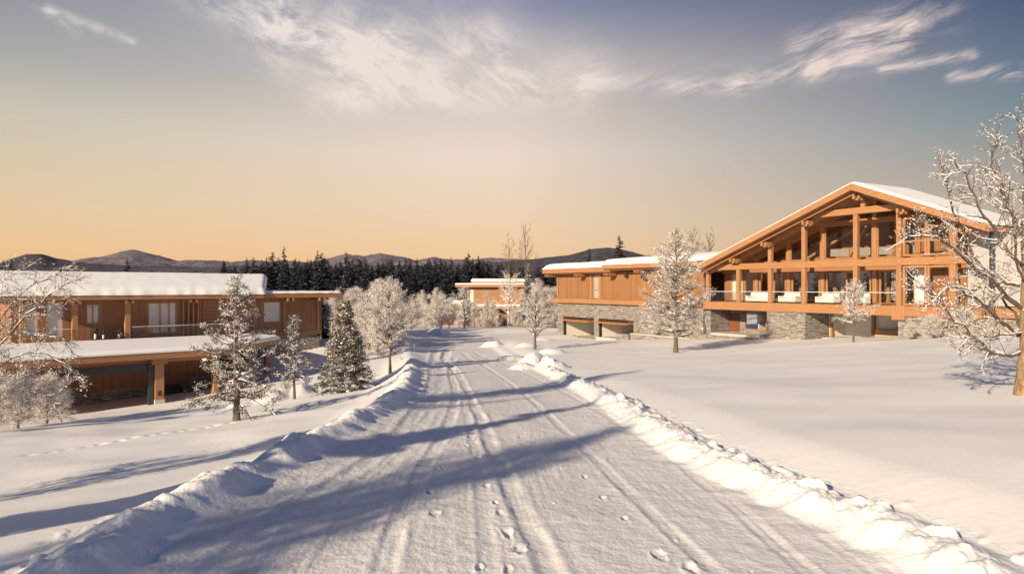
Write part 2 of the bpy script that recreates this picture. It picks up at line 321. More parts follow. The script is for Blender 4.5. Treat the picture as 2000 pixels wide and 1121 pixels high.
MOUND = [(-.2, 47.5, .8, .3), (-1.9, 67, .85, .5), (-9.2, 86, 1.1, .6), (-8.0, 84, .7, .3), (1.3, 43, .8, .45), (.6, 39, .6, .3), (2.2, 38.3, .7, .4), (-5.3, 40, .6, .25), (-12.2, 36, .75, .55), (-11.3, 37.5, .8, .5), (-13.2, 35, .6, .25), (2.9, 52, .9, .35), (1.3, 62, .8, .3), (3.2, 71, .8, .25)]
def px2g(x, y):
    Y = 20.
    for _ in range(40): Y = -float(zroad(Y))*F/(y-560)
    return ((x-1000)/F*Y, Y)
def rut(pts): return dense(np.array([px2g(*p) for p in pts]), 5)
RUTS = [  # polyline, half width, depth (+ digs, - ridge)
    (rut([(330, 1150), (560, 985), (730, 872), (798, 800), (834, 745), (838, 700), (852, 668), (900, 655), (960, 649)]), .10, -.05),
    (rut([(380, 1150), (585, 990), (750, 878), (812, 806), (842, 750), (846, 705), (860, 672), (910, 657), (980, 650)]), .15, .06),
    (rut([(450, 1150), (640, 985), (775, 890), (832, 810), (858, 750), (862, 708), (880, 676), (930, 662), (1000, 654)]), .18, .05),
    (rut([(735, 1150), (775, 1030), (835, 900), (873, 830), (890, 770), (880, 720), (885, 690)]), .13, .075),
    (rut([(1085, 1150), (1020, 1000), (965, 880), (925, 790), (898, 735), (870, 700), (872, 675)]), .14, .10),
    (rut([(960, 1150), (945, 1000), (930, 900), (910, 800), (893, 745), (880, 712)]), .10, .04),
    (rut([(1440, 1150), (1270, 1000), (1165, 900), (1060, 800), (985, 740), (925, 700), (905, 680)]), .10, .06),
    (rut([(1620, 1150), (1440, 1000), (1300, 890), (1160, 800), (1050, 740), (965, 700), (930, 680)]), .10, .05),
    (rut([(1640, 1150), (1458, 1000), (1315, 890), (1172, 798), (1062, 740), (975, 700), (938, 680)]), .06, .035),
    (rut([(570, 1150), (690, 965), (800, 860)]), .05, -.03),
    (rut([(1700, 1120), (1540, 1005), (1350, 890), (1180, 790)]), .06, .025)]
rr = random.Random(5); FEET = []
for line, k in (([(1345, 1115), (1300, 1080), (1205, 985), (1150, 930)], 5), ([(1010, 1115), (1000, 1040), (960, 960), (930, 900), (915, 850)], 10), ([(935, 1110), (840, 1010), (835, 960)], 3)):
    P = np.array([px2g(*p) for p in line])
    for i in range(k):
        t = (i+rr.uniform(-.3, .3))/max(1, k-1)*(len(P)-1); t = min(max(t, 0), len(P)-1.01); j = int(t); q = P[j]+(P[j+1]-P[j])*(t-j)
        FEET.append((q[0]+rr.uniform(-.10, .10), q[1]+rr.uniform(-.1, .1), rr.uniform(.035, .07), rr.uniform(.04, .09)))
for i in range(30): y = rr.uniform(7, 26); FEET.append((rr.uniform(-3, 3.2), y, rr.uniform(.02, .045), rr.choice([-.03, .03, .04])))
TRACK = [((-13.6, 20.2), (-9.9, 26))]
def ground(X, Y, detail=True):
    X = np.asarray(X, float); Y = np.asarray(Y, float); R = np.hypot(X, Y); sh_ = X.shape
    Xf = X.ravel(); Yf = Y.ravel(); Z = np.zeros(Xf.shape)
    for i in range(0, len(Xf), 40000):
        x = Xf[i:i+40000]; y = Yf[i:i+40000]; sc = np.minimum(1, 300/np.maximum(np.hypot(x, y), 1)); x = x*sc; y = y*sc
        Z[i:i+40000] = tps((x[:, None]-CP[None, :, 0])**2+(y[:, None]-CP[None, :, 1])**2)@SOL[:_n]+SOL[_n]+SOL[_n+1]*x+SOL[_n+2]*y
    Z = Z.reshape(sh_); f = np.clip((R-170)/150, 0, 1); Z = Z*(1-f)+f*(-9)
    s = np.full(sh_, 99.); al = np.zeros(sh_); hw = np.full(sh_, 3.); mk = R < 125
    if mk.any(): s[mk], al[mk], hw[mk] = nearest(X[mk], Y[mk], RD)
    q = np.abs(s)-hw; bd = np.clip((Y-44)/12, 0, 1); zr = zroad(Y)-.34*bd*bd*(3-2*bd); left_ = s < 0
    # broad swells
    sw_ = np.clip(q/4, 0, 1); Z = Z+sw_*.22*fbm(X/11, Y/11, 3, 3)*np.clip((140-R)/100, 0, 1)
    Z = Z+np.where(left_, 1, .35)*sw_*.10*fbm(X/3.5, Y/3.5, 2, 9)*np.clip((60-R)/30, 0, 1)
    b = np.clip(q/2.6, 0, 1); b = b*b*(3-2*b)
    shoulder = np.clip((q+1.6)/1.6, 0, 1)**2*np.where(left_, .14, .05)
    Z = zr*(1-b)+Z*b+shoulder*(1-b)
    fade = np.clip(((np.where(left_, 43, 47))-Y)/5, 0, 1)
    near = np.where(left_, .26, .225)
    # snow bank
    wob = .22*fbm(al/1.7, np.where(left_, 1., 5.), 3, 21)
    qq = q+wob; up = np.clip(qq/.55+.15, 0, 1); dn = np.clip((1.25-qq)/.7, 0, 1); prof = (up*up*(3-2*up))*(dn*dn*(3-2*dn))
    hb = near*(1+.55*fbm(al/1.1, np.where(left_, 3., 8.), 3, 33))*(.35+.65*fade)
    bank = np.where((Y < 92), prof*hb, 0)
    lump = np.abs(fbm(X/.42, Y/.42, 4, 41, .6)); lump2 = fbm(X/.9, Y/.9, 3, 44)
    bank = bank*(1+.35*lump2)+(prof > .02)*prof*np.where(left_, .055, .13)*(lump-.2)*(fade+.05)*(Y < 80)
    # chunks thrown on the crest
    ck = perlin(X/.3, Y/.3, 51); ck = np.clip(ck-.28, 0, .3)*.4
    bank = bank+np.where(left_, .65, 1)*ck*np.exp(-((qq-.9)/.4)**2)*fade*.8
    # scallops on the inner flank
    sc_ = np.exp(-((qq-.15)/.5)**2)*.06*perlin(al/.55+qq*.8, q*.6, 61)*fade
    Z = Z+bank+sc_*np.where(left_, 1, .8)
    for mx, my, mr_, mh in MOUND:
        d = np.hypot(X-mx, (Y-my)*.75)/mr_; m2 = d < 3
        if m2.any(): Z[m2] += (mh*np.exp(-d[m2]**4*.8)*(1+.3*fbm(X[m2]/.8, Y[m2]/.8, 3, 71)))
    if detail:
        rm = (q < .3) & (R < 100)
        if rm.any():
            x = X[rm]; y = Y[rm]; z = Z[rm]; env = np.clip((.2-q[rm])/.5, 0, 1)
            for P, hw_, dp in RUTS:
                d, a2, _ = nearest(x, y, P); d = d+.05*perlin(a2/2.3, hw_*50+0*a2, 77); n_ = .65+.6*perlin(a2/.8, d*2, 81)
                sc2 = 1+np.clip((y-30)/40, 0, 1)*1.6; hh = hw_*sc2
                g = np.exp(-(d/hh)**4); rim = np.exp(-((np.abs(d)-hh*1.5)/(hh*.45))**2)
                endf = np.clip(1-np.maximum(0, np.abs(d)-2), 0, 1)
                z = z-env*dp*.36*sc2*(g*np.clip(n_, .25, 1.5)-.35*rim*(dp > 0)*np.clip(n_, 0, 2))*endf
            for fx, fy, fr_, fd in FEET:
                m2 = np.hypot(x-fx, y-fy) < fr_*4
                if m2.any(): d = np.hypot(x[m2]-fx, (y[m2]-fy)*.5)/fr_*(1+.5*perlin(x[m2]/.11, y[m2]/.11, 13)); z[m2] -= fd*.42*(np.exp(-d**4)-.35*np.exp(-((d-1.5)/.4)**2))
            z = z+env*(.014*fbm(x/.28, y/.35, 4, 91, .65)+.022*fbm(x/1.3, y/2.5, 2, 95)+.005*perlin(s[rm]/.07, al[rm]/2.5, 97)*np.clip(perlin(s[rm]/1.2, al[rm]/6, 99)+.3, 0, 1))
            Z[rm] = z
        for a, b2 in TRACK:
            n_ = 14
            for i in range(n_):
                fx = a[0]+(b2[0]-a[0])*i/n_+.12*(i % 2); fy = a[1]+(b2[1]-a[1])*i/n_; m2 = np.hypot(X-fx, Y-fy) < .6
                if m2.any(): d = np.hypot(X[m2]-fx, Y[m2]-fy)/.13; Z[m2] -= .08*np.exp(-d**2)
    # under the buildings the ground is cut down
    for (O, A, x0, x1, y0, y1, dz_) in ((RHO, RHA, -25.7, -.5, .4, 9.5, -.45), (RHO, RHA, 0, 24, 3.4, 13, -.6), (LHO, LHA, -9, 15, .3, 9, -1)):
        lx, ly = local(X, Y, O, A); m2 = (lx > x0) & (lx < x1) & (ly > y0) & (ly < y1)
        Z = np.where(m2, Z+dz_, Z)
    return Z, s, q
def gz(x, y): return float(ground(np.array([x]), np.array([y]), False)[0][0])
def build_ground():
    r = [1.5]
    while r[-1] < 4600:
        k = .0048 if 6.3 < r[-1] < 60 else (.007 if r[-1] < 110 else (.03 if r[-1] < 300 else .12)); 
        if r[-1] < 6.3: k = .03
        r.append(r[-1]*(1+k))
    r = np.array(r)
    th = list(np.linspace(-44, 44, 1150)); st = 88/1149; a = 44.
    while a < 180: st *= 1.16; a = min(180, a+min(st, 5)); th.append(a)
    neg = [-q for q in th if 44.01 < q < 180][::-1]; th = np.radians(np.array(neg+th))
    T, Rr = np.meshgrid(th[:-1], r); X = Rr*np.sin(T); Y = Rr*np.cos(T)
    Z, s, q = ground(X, Y); nr, nt = X.shape
    V = np.c_[X.ravel(), Y.ravel(), Z.ravel()]
    i = np.arange(nr-1)[:, None]*nt; j = np.arange(nt)[None, :]; j2 = (j+1) % nt
    Q = np.stack([i+j, i+nt+j, i+nt+j2, i+j2], -1).reshape(-1, 4)
    Q = Q[:, ::-1]
    # normals of the whole sheet, so pieces join without a seam
    p = V[Q]; fn = np.cross(p[:, 2]-p[:, 0], p[:, 3]-p[:, 1]); vn = np.zeros_like(V)
    for k in range(4): np.add.at(vn, Q[:, k], fn)
    vn /= np.maximum(np.linalg.norm(vn, axis=1, keepdims=True), 1e-12)
    if vn[:, 2].mean() < 0: Q = Q[:, ::-1]; vn = -vn
    fq = q.ravel()[Q].mean(1); fs = s.ravel()[Q].mean(1); fY = V[Q][:, :, 1].mean(1)
    road = fq < -.1; bk = (fq >= -.1) & (fq < 1.4) & (fY < 76) & (fY > -15)
    for name, mk, mt in (('snowy_road', road, SNOWROAD), ('snow_bank', bk & (fs < 0), SNOWBANK), ('snow_bank', bk & (fs >= 0), SNOWBANK), ('ground', ~(road | bk), SNOW)):
        q4 = Q[mk]; ids, inv = np.unique(q4, return_inverse=True)
        o = np_obj(name, V[ids], [inv.reshape(-1, 4)], mt, smooth=True)
        o.data.normals_split_custom_set_from_vertices(vn[ids].tolist()); o['kind'] = 'structure'
    c = np.array([[0, 0, -3.25]]); # inner cap under the viewer
    ring = np.arange(nt); capV = np.r_[V[:nt], c]; capF = np.stack([ring, (ring+1) % nt, np.full(nt, nt)], -1)
    np_obj('ground_cap', capV, [capF], SNOWROAD, smooth=True)['kind'] = 'structure'
build_ground()
# ------------------------------------------------------------------ mountains
def ridge(name, pts, dist, depth, mt, seed, base=-30, x0=-900, x1=2900, amp=.10, n=700, m=70, label=None):
    P = np.array(pts, float); xs = np.linspace(x0, x1, n); top = np.interp(xs, P[:, 0], P[:, 1])
    H = (560-top)/F*dist; ang = (xs-1000)/F
    V = []
    for i in range(m):
        t = i/(m-1)*1.35            # 1 = crest
        prof = np.where(t <= 1, np.sin(min(t, 1)*np.pi/2)**1.25, 1-((t-1)/.35)**1.5*.5)
        y = dist-depth+depth*t; x = ang*y
        sp_ = fbm(x/(depth*.20), y/(depth*.30)+0*x, 6, seed, .55)
        h = base+(H-base)*prof+sp_*(H-base)*amp*(np.sin(min(t, 1)*np.pi) + .12)*2.2
        V.append(np.c_[x, y+0*x, h])
    V = np.concatenate(V); i = np.arange(m-1)[:, None]*n; j = np.arange(n-1)[None, :]
    Q = np.stack([i+j, i+j+1, i+n+j+1, i+n+j], -1).reshape(-1, 4)
    o = np_obj(name, V, [Q], mt, smooth=True); o['kind'] = 'structure'; return o
ridge('mountain', [(-900, 520), (0, 520), (120, 516), (180, 506), (225, 500), (262, 496), (310, 502), (345, 511), (400, 514), (500, 513), (600, 514), (638, 506), (676, 494), (712, 503), (745, 499), (785, 506), (815, 513), (850, 506), (885, 512), (930, 514), (1000, 512), (1200, 515), (2900, 520)], 3200, 1500, HILL, 3, amp=.17)
ridge('wooded_hill', [(-900, 515), (-20, 520), (25, 506), (52, 499), (80, 500), (110, 508), (150, 514), (260, 519), (400, 522), (480, 521), (560, 522), (700, 520), (850, 519), (930, 515), (1000, 510), (1060, 504), (1110, 499), (1150, 489), (1185, 486), (1225, 492), (1260, 500), (1400, 508), (1700, 505), (2900, 515)], 1100, 620, HILL2, 11, amp=.07)
# ------------------------------------------------------------------ trees
def cross_frames(D):
    up = np.tile(np.array([0, 0, 1.]), (len(D), 1)); up[np.abs(D[:, 2]) > .95] = (1, 0, 0)
    a = np.cross(D, up); a /= np.linalg.norm(a, axis=1, keepdims=True)+1e-9; return a, np.cross(a, D)
def tubes(P0, P1, R0, R1, sides=4):
    P0 = np.array(P0); P1 = np.array(P1); R0 = np.array(R0)[:, None]; R1 = np.array(R1)[:, None]
    D = P1-P0; D = D/(np.linalg.norm(D, axis=1, keepdims=True)+1e-9); a, b = cross_frames(D); V = []
    for P, R in ((P0, R0), (P1, R1)):
        for k in range(sides): t = 2*math.pi*k/sides; V.append(P+R*(a*math.cos(t)+b*math.sin(t)))
    V = np.stack(V, 1); n = len(P0); off = (np.arange(n)*2*sides)[:, None]
    Q = np.concatenate([off+np.array([[k, (k+1) % sides, sides+(k+1) % sides, sides+k]]) for k in range(sides)])
    return V.reshape(-1, 3), Q, sides
def tris(Cn, size, k, spread, rng, flat=0.):
    """k random little triangles round every centre"""
    Cn = np.repeat(np.asarray(Cn), k, 0); n = len(Cn); sz = size if np.isscalar(size) else np.repeat(size, k)[:, None]
    spr = spread if np.isscalar(spread) else np.repeat(spread, k)[:, None]
    c = Cn+rng.normal(0, 1, (n, 3))*spr*np.array([1, 1, .8]); d = rng.normal(0, 1, (n, 3)); d /= np.linalg.norm(d, axis=1, keepdims=True)
    e = rng.normal(0, 1, (n, 3)); e[:, 2] *= (1-flat); d[:, 2] *= (1-flat)
    e /= np.linalg.norm(e, axis=1, keepdims=True)+1e-9
    V = np.stack([c-d*sz, c+d*sz, c+e*sz*.8], 1).reshape(-1, 3); return V, np.arange(n*3).reshape(-1, 3)
OCT = np.array([(1, 0, 0), (0, 1, 0), (-1, 0, 0), (0, -1, 0), (.7, .7, .5), (-.7, .7, .5), (-.7, -.7, .5), (.7, -.7, .5), (0, 0, .9), (0, 0, -.5)], float)
OCTF = np.array([(0, 4, 7), (0, 1, 4), (1, 5, 4), (1, 2, 5), (2, 6, 5), (2, 3, 6), (3, 7, 6), (3, 0, 7), (4, 5, 8), (5, 6, 8), (6, 7, 8), (7, 4, 8), (1, 0, 9), (2, 1, 9), (3, 2, 9), (0, 3, 9)])
def blobs(Cn, R, rng):
    Cn = np.asarray(Cn); n = len(Cn); R = np.asarray(R)[:, None, None]
    j = 1+rng.uniform(-.3, .3, (n, 10, 1)); sc = rng.uniform(.7, 1.4, (n, 1, 3))*np.array([1, 1, .7])
    V = Cn[:, None, :]+OCT[None]*R*j*sc; return V.reshape(-1, 3), (np.arange(n)[:, None, None]*10+OCTF[None]).reshape(-1, 3)
class Acc:
    def __init__(s): s.V = []; s.F3 = []; s.F4 = []; s.m3 = []; s.m4 = []; s.n = 0
    def add(s, V, Fc, mi):
        if len(V) == 0: return
        Fc = Fc+s.n; s.V.append(V); s.n += len(V)
        (s.F3 if Fc.shape[1] == 3 else s.F4).append(Fc); (s.m3 if Fc.shape[1] == 3 else s.m4).append(np.full(len(Fc), mi))
    def build(s, name, mats, parent, smooth=False):
        Fl = []; mi = []
        if s.F3: Fl.append(np.concatenate(s.F3)); mi.append(np.concatenate(s.m3))
        if s.F4: Fl.append(np.concatenate(s.F4)); mi.append(np.concatenate(s.m4))
        return np_obj(name, np.concatenate(s.V), Fl, mats, np.concatenate(mi), parent, smooth)
class Tree:
    def __init__(s, seed): s.r = random.Random(seed); s.g = np.random.RandomState(seed); s.seg = []
    def path(s, pts, r0, r1, lvl):
        n = len(pts)-1
        for i in range(n): s.seg.append((pts[i], pts[i+1], r0+(r1-r0)*i/n, r0+(r1-r0)*(i+1)/n, lvl))
        return pts
    def branch(s, p, d, L, r, n, lvl, up=.05, wob=.18, tip=.25):
        pts = [Vector(p)]; d = Vector(d).normalized()
        for i in range(n):
            d = (d+Vector((s.r.gauss(0, wob), s.r.gauss(0, wob), s.r.gauss(0, wob)+up))).normalized(); pts.append(pts[-1]+d*(L/n))
        return s.path(pts, r, r*tip, lvl)
    def kids(s, pts, r, lvl, spec):
        """spec: list of dicts n(per m), len, ang, t0, up, seg"""
        if not spec: return
        k = spec[0]; L = sum((pts[i+1]-pts[i]).length for i in range(len(pts)-1)); n = max(k.get('min', 2), int(L*k['n']+s.r.random()))
        for i in range(n):
            t = k.get('t0', .2)+(1-k.get('t0', .2))*((i+s.r.random())/n); f = t*(len(pts)-1); j = min(int(f), len(pts)-2)
            p = pts[j].lerp(pts[j+1], f-j); d = (pts[j+1]-pts[j]).normalized()
            q = Vector((s.r.gauss(0, 1), s.r.gauss(0, 1), s.r.gauss(0, 1)*k.get('fl', .6))); q = (q-q.dot(d)*d)
            if q.length < 1e-3: continue
            q.normalize(); a = k['ang']*s.r.uniform(.7, 1.3); dd = d*math.cos(a)+q*math.sin(a)+Vector((0, 0, k.get('lift', 0)))
            l = k['len']*s.r.uniform(.5, 1.25)*(1-.55*t) * (L if k.get('rel', False) else 1)
            r2 = max(k.get('rmin', .006), r*(1-.75*t)*.55)
            c = s.branch(p, dd, l, min(r2, k.get('rmax', 9)), k.get('seg', 3), lvl, k.get('up', .05), k.get('wob', .2), k.get('tip', .35)); s.kids(c, r2, lvl+1, spec[1:])
    def arrays(s, f):
        L = [q for q in s.seg if f(q)]
        if not L: return None
        return [np.array([tuple(q[0]) for q in L]), np.array([tuple(q[1]) for q in L]), np.array([q[2] for q in L]), np.array([q[3] for q in L]), np.array([q[4] for q in L])]
def finish(T, root, trunk_m=BARK, crown_m=TWIG, frost=.6, frost_lvl=3, fr_r=1.6, snow=.5, snow_r=1.1, tuft=0, tuft_sz=.035, tuft_k=8, tuft_sp=.07, needle=0.0, nd=NEEDLE, blob=.0, blob_r=.06, soft=5):
    g = T.g
    a = T.arrays(lambda q: q[4] == 0); A = Acc()
    for i in range(1): A.add(*tubes(a[0], a[1], a[2], a[3], 10)[:2], 0)
    A.build('trunk', trunk_m, root, True)
    K = Acc(); b = T.arrays(lambda q: q[4] >= 1); P0, P1, R0, R1, LV = b
    big = LV < frost_lvl
    if big.any(): K.add(*tubes(P0[big], P1[big], R0[big], R1[big], soft)[:2], 0)
    sm = ~big; fro = sm & (g.rand(len(LV)) < frost); brn = sm & ~fro
    if fro.any(): K.add(*tubes(P0[fro], P1[fro], R0[fro]*fr_r, R1[fro]*fr_r, 3)[:2], 1)
    if brn.any(): K.add(*tubes(P0[brn], P1[brn], R0[brn], R1[brn], 3)[:2], 0)
    D = P1-P0; Ln = np.linalg.norm(D, axis=1)+1e-9; sl_ = np.abs(D[:, 2])/Ln
    sn = big & (sl_ < .8) & (g.rand(len(LV)) < snow)
    if sn.any():
        o = np.zeros((sn.sum(), 3)); o[:, 2] = 1
        K.add(*tubes(P0[sn]+o*R0[sn][:, None]*.62+o*.006, P1[sn]+o*R1[sn][:, None]*.62+o*.006, R0[sn]*snow_r*.9+.006, R1[sn]*snow_r*.9+.006, 5)[:2], 2)
    tips = P1[LV >= frost_lvl] if (LV >= frost_lvl).any() else P1
    if tuft:
        k = g.rand(len(tips)) < tuft; t_ = tips[k]; isn = g.rand(len(t_)) < needle
        if isn.any(): K.add(*tris(t_[isn], tuft_sz*1.25, tuft_k, tuft_sp, g), 3)
        if (~isn).any(): K.add(*tris(t_[~isn], tuft_sz, tuft_k, tuft_sp, g), 1)
        if isn.any():
            top = t_[isn]+np.array([0, 0, tuft_sp*.8]); kk = g.rand(len(top)) < .5
            K.add(*tris(top[kk], tuft_sz, 4, tuft_sp*.8, g, .6), 2)
    if blob:
        k = g.rand(len(tips)) < blob; t_ = tips[k]
        if len(t_): K.add(*blobs(t_, blob_r*g.uniform(.5, 1.5, len(t_)), g), 2)
    K.build('crown', [crown_m, FROST, FROSTB, nd], root)
def trunk_path(T, H, r, lean=(0, 0), wob=.03, n=10, tip=.15):
    pts = [Vector((0, 0, -.35))]
    for i in range(1, n+1):
        t = i/n; pts.append(Vector((lean[0]*t*t*H+T.r.gauss(0, wob), lean[1]*t*t*H+T.r.gauss(0, wob), H*t)))
    pts[1] = Vector((lean[0]*.01, 0, H/n))
    for i in range(n):
        f0 = 1-(1-tip)*(i/n)**.9; f1 = 1-(1-tip)*((i+1)/n)**.9; fl = 1.35 if i == 0 else 1
        T.seg.append((pts[i], pts[i+1], r*f0*fl, r*f1, 0))
    return pts
def at(pts, t): f = t*(len(pts)-1); j = min(int(f), len(pts)-2); return pts[j].lerp(pts[j+1], f-j)
def place(px, py, Y): X = (px-1000)/F*Y; return (X, Y)
def frost_tree(name, label, px, Y, H, wid, seed, h0=.22, r=.10, prof='round', n1=26, elev=.7, group=None, loc=None, trunk_m=BARK, spec=None, **kw):
    X, Yy = loc if loc else place(px, 0, Y); T = Tree(seed); z = gz(X, Yy)
    root = thing(name, label, 'tree', (X, Yy, z), 0, group)
    tr = trunk_path(T, H, r, (T.r.uniform(-.03, .03), T.r.uniform(-.03, .03)))
    spec = spec or [dict(n=4.0, len=.42, rel=True, ang=.8, t0=.15, up=.08, rmin=.009), dict(n=7, len=.28, ang=.8, t0=.1, up=.08, rmin=.0055, seg=2), dict(n=9, len=.13, ang=.9, t0=.1, up=.05, rmin=.005, seg=1, min=1)]
    for i in range(n1):
        t = (i+T.r.random())/n1; h = h0+(.97-h0)*t
        if prof == 'round': L = wid*(1-(2*t-.75)**2*.42)*T.r.uniform(.75, 1.1); L = min(L, wid*1.05); e = elev+.65*t
        elif prof == 'egg': L = wid*(1-t**2.1*.86)*(.75+.5*min(t*3, .5))*T.r.uniform(.7, 1.12); e = elev+.5*t
        elif prof == 'cone': L = wid*(1-t*.88)*T.r.uniform(.65, 1.15); e = elev+.45*t
        else: L = wid*(.55+.6*t*(1-t)*2)*(1 if t < .8 else .7)*T.r.uniform(.8, 1.15); e = elev+.6*t
        az = i*2.4+T.r.uniform(-.4, .4); d = Vector((math.cos(az)*math.cos(e), math.sin(az)*math.cos(e), math.sin(e)))
        b = T.branch(at(tr, h), d, L, max(.012, r*.45*(1-.6*t)), 5, 1, .03, .13); T.kids(b, max(.012, r*.3*(1-.6*t)), 2, spec)
    finish(T, root, trunk_m, **kw); return root
# --- hero trees between the road and the houses
frost_tree('frosted_tree', 'tall cone-shaped frosted tree standing before the garage wing beside the glass balcony', 1320, 50, 8.7, 2.75, 101, .13, .15, 'egg', 96, .15, frost=.5, tuft=.5, tuft_k=11, tuft_sz=.034, tuft_sp=.11, fr_r=1.5, snow=.35, snow_r=.7, needle=.22, nd=NEEDLE2, blob=.05, blob_r=.07, loc=(11.43, 50))
frost_tree('frosted_tree', 'small slim frosted tree on the snowfield in front of the glazed gable', 1667, 44, 3.3, 1.4, 103, .32, .065, 'round', 40, .4, frost=.65, tuft=.7, tuft_k=7, tuft_sp=.05, tuft_sz=.03)
frost_tree('frosted_tree', 'dark-trunked frosted tree just left of the stone garage wing', 1045, 58, 4.4, 2.1, 105, .2, .12, 'vase', 34, .5, frost=.5, snow=.3, tuft=.4, tuft_k=5, tuft_sz=.035)
frost_tree('frosted_tree', 'round white frosted tree on the left verge near the bend, right of the snow-laden fir', 762, 40, 4.75, 1.85, 107, .24, .085, 'round', 60, .3, frost=.7, snow=.3, snow_r=.7, tuft=.7, tuft_k=7, tuft_sz=.04, tuft_sp=.07)
def pine(label, px, Y, H, wid, seed, h0=.1, r=.1, n1=44, bare=.0, **kw):
    X, Yy = place(px, 0, Y); T = Tree(seed); root = thing('pine_tree', label, 'tree', (X, Yy, gz(X, Yy)))
    tr = trunk_path(T, H, r, (.01, 0), .04)
    sp2 = [dict(n=4.2, len=.36, rel=True, ang=.75, t0=.2, up=.03, rmin=.009, fl=.3), dict(n=8, len=.2, ang=.8, t0=.15, up=.08, rmin=.006, seg=2), dict(n=8, len=.09, ang=.8, t0=0, rmin=.005, seg=1, min=1)]
    for i in range(n1):
        t = (i+T.r.random())/n1; h = h0+(.98-h0)*t; L = wid*(1-t*.85)*T.r.uniform(.5, 1.2); e = -.18+.75*t+T.r.gauss(0, .12); az = i*2.4+T.r.uniform(-.5, .5)
        d = Vector((math.cos(az)*math.cos(e), math.sin(az)*math.cos(e), math.sin(e)))
        b = T.branch(at(tr, h), d, L, max(.012, r*.38*(1-.7*t)), 5, 1, .02, .12); T.kids(b, max(.012, r*.25*(1-.6*t)), 2, sp2)
    k = dict(frost=.5, tuft=.75, tuft_k=9, tuft_sz=.035, tuft_sp=.06, needle=.5, blob=.02, blob_r=.06, snow=.45, snow_r=.8); k.update(kw); finish(T, root, **k)
    return root
pine('tall snow-laden pine with a thick trunk in front of the left house and its carport', 462, 26.4, 5.3, 2.0, 201, .12, .125, 72)
pine('slender pine with drooping needles beside the right end of the left house', 575, 34.5, 4.0, 1.2, 203, .22, .07, 48, needle=.55)
def fir(name, label, X, Y, H, wid, seed, mats, lay=26, nb=13, group=None, clump=0, z=None, parent=None):
    g = np.random.RandomState(seed); root = thing(name, label, 'tree', (X, Y, gz(X, Y) if z is None else z), g.rand()*6, group)
    A = Acc(); A.add(*tubes([(0, 0, -.5)], [(0, 0, H)], [H*.014+.03], [.01], 7)[:2], 0); A.build('trunk', BARK, root, True)
    K = Acc(); V = []; Q = []
    for i in range(lay):
        t = (i+.5)/lay; z00 = H*(.05+.95*t); L0 = wid*(1-t)**.85*(1+.06*g.randn())+.05*wid
        for j in range(nb if t < .7 else max(5, nb*2//3)):
            z0 = z00+g.uniform(-.6, .6)*H*.95/lay
            az = 2*np.pi*(j+g.rand())/nb+i*1.3; L = L0*g.uniform(.62, 1.12); dr = .18+.32*(1-t); n = 4
            ax = np.array([math.cos(az), math.sin(az), 0]); sd_ = np.array([-ax[1], ax[0], 0]); wv = L*.21*g.uniform(.7, 1.3)+.02*H/6
            p = [np.array([0, 0, z0])+ax*L*s_+np.array([0, 0, -dr*L*s_**1.5+L*.12*s_**4*1.4]) for s_ in np.linspace(0, 1, n)]
            wd = [.25, 1, .85, .08]
            for k in range(n-1):
                for sgn in (1, -1):
                    o = len(V)*4; hang0 = np.array([0, 0, -wv*wd[k]*.55]); hang1 = np.array([0, 0, -wv*wd[k+1]*.55])
                    V.append([p[k], p[k+1], p[k+1]+sgn*sd_*wv*wd[k+1]+hang1+g.randn(3)*wv*.12, p[k]+sgn*sd_*wv*wd[k]+hang0+g.randn(3)*wv*.12]); Q.append([o, o+1, o+2, o+3])
    V = np.array(V).reshape(-1, 3); K.add(V, np.array(Q), 0)
    if clump:
        idx = g.randint(0, len(V), clump); Cn = V[idx]; K.add(*tris(Cn, wid*.05, 7, wid*.055, g), 1)
        K.add(*tris(V[g.randint(0, len(V), int(clump*.9))]+np.array([0, 0, .03]), wid*.04, 5, wid*.05, g, .5), 2); 
        up = V[g.randint(0, len(V), clump//30)]; K.add(*blobs(up+np.array([0, 0, .04]), wid*g.uniform(.03, .085, len(up)), g), 2)
    K.build('crown', mats, root); return root
fir('fir_tree', 'bushy snow-laden fir between the slender pine and the round frosted tree', *place(675, 0, 35.5), 4.4, 1.4, 301, [SPRUCEF, NEEDLE2, FROSTB], 30, 15, clump=7000)
# --- the big tree at the right edge and the one at the left edge
def guided(name, label, X, Y, H, r, limbs, seed, spec, trunk_m, lean=(0, 0), extra=None, **kw):
    T = Tree(seed); z = gz(X, Y); root = thing(name, label, 'tree', (X, Y, z)); tr = trunk_path(T, H, r, lean, .03)
    for (pts, r0) in limbs:           # limb points (px, py, depth) as world places
        P = [Vector(((p[0]-1000)/F*p[2]-X, p[2]-Y, (560-p[1])/F*p[2]-z)) for p in pts]; P = [Vector(q) for q in dense(np.array([tuple(q) for q in P]), 4)]
        P = [q+Vector((T.r.gauss(0, .025), T.r.gauss(0, .03), T.r.gauss(0, .025))) for q in P]
        r0 *= .62; T.path(P, r0, r0*.22, 1); T.kids(P, r0*.6, 2, spec)
    for i in range(extra or 0):
        t = T.r.uniform(.35, 1); e = T.r.uniform(.1, .9); az = T.r.uniform(-1.3, 1.3)
        d = Vector((math.cos(az)*math.cos(e), math.sin(az)*math.cos(e), math.sin(e))); b = T.branch(at(tr, t), d, T.r.uniform(1.4, 2.6), r*.3, 6, 1, .02, .15); T.kids(b, r*.2, 2, spec)
    finish(T, root, trunk_m, **kw); return root
SPB = [dict(n=6.4, len=1.05, ang=.72, t0=.08, up=.03, rmin=.011, seg=6, rmax=.026, fl=.9), dict(n=7, len=.42, ang=.72, t0=.08, up=.02, rmin=.0065, seg=3), dict(n=9, len=.16, ang=.8, t0=.05, rmin=.005, seg=2, min=1)]
TX, TY = 12.93, 18.0
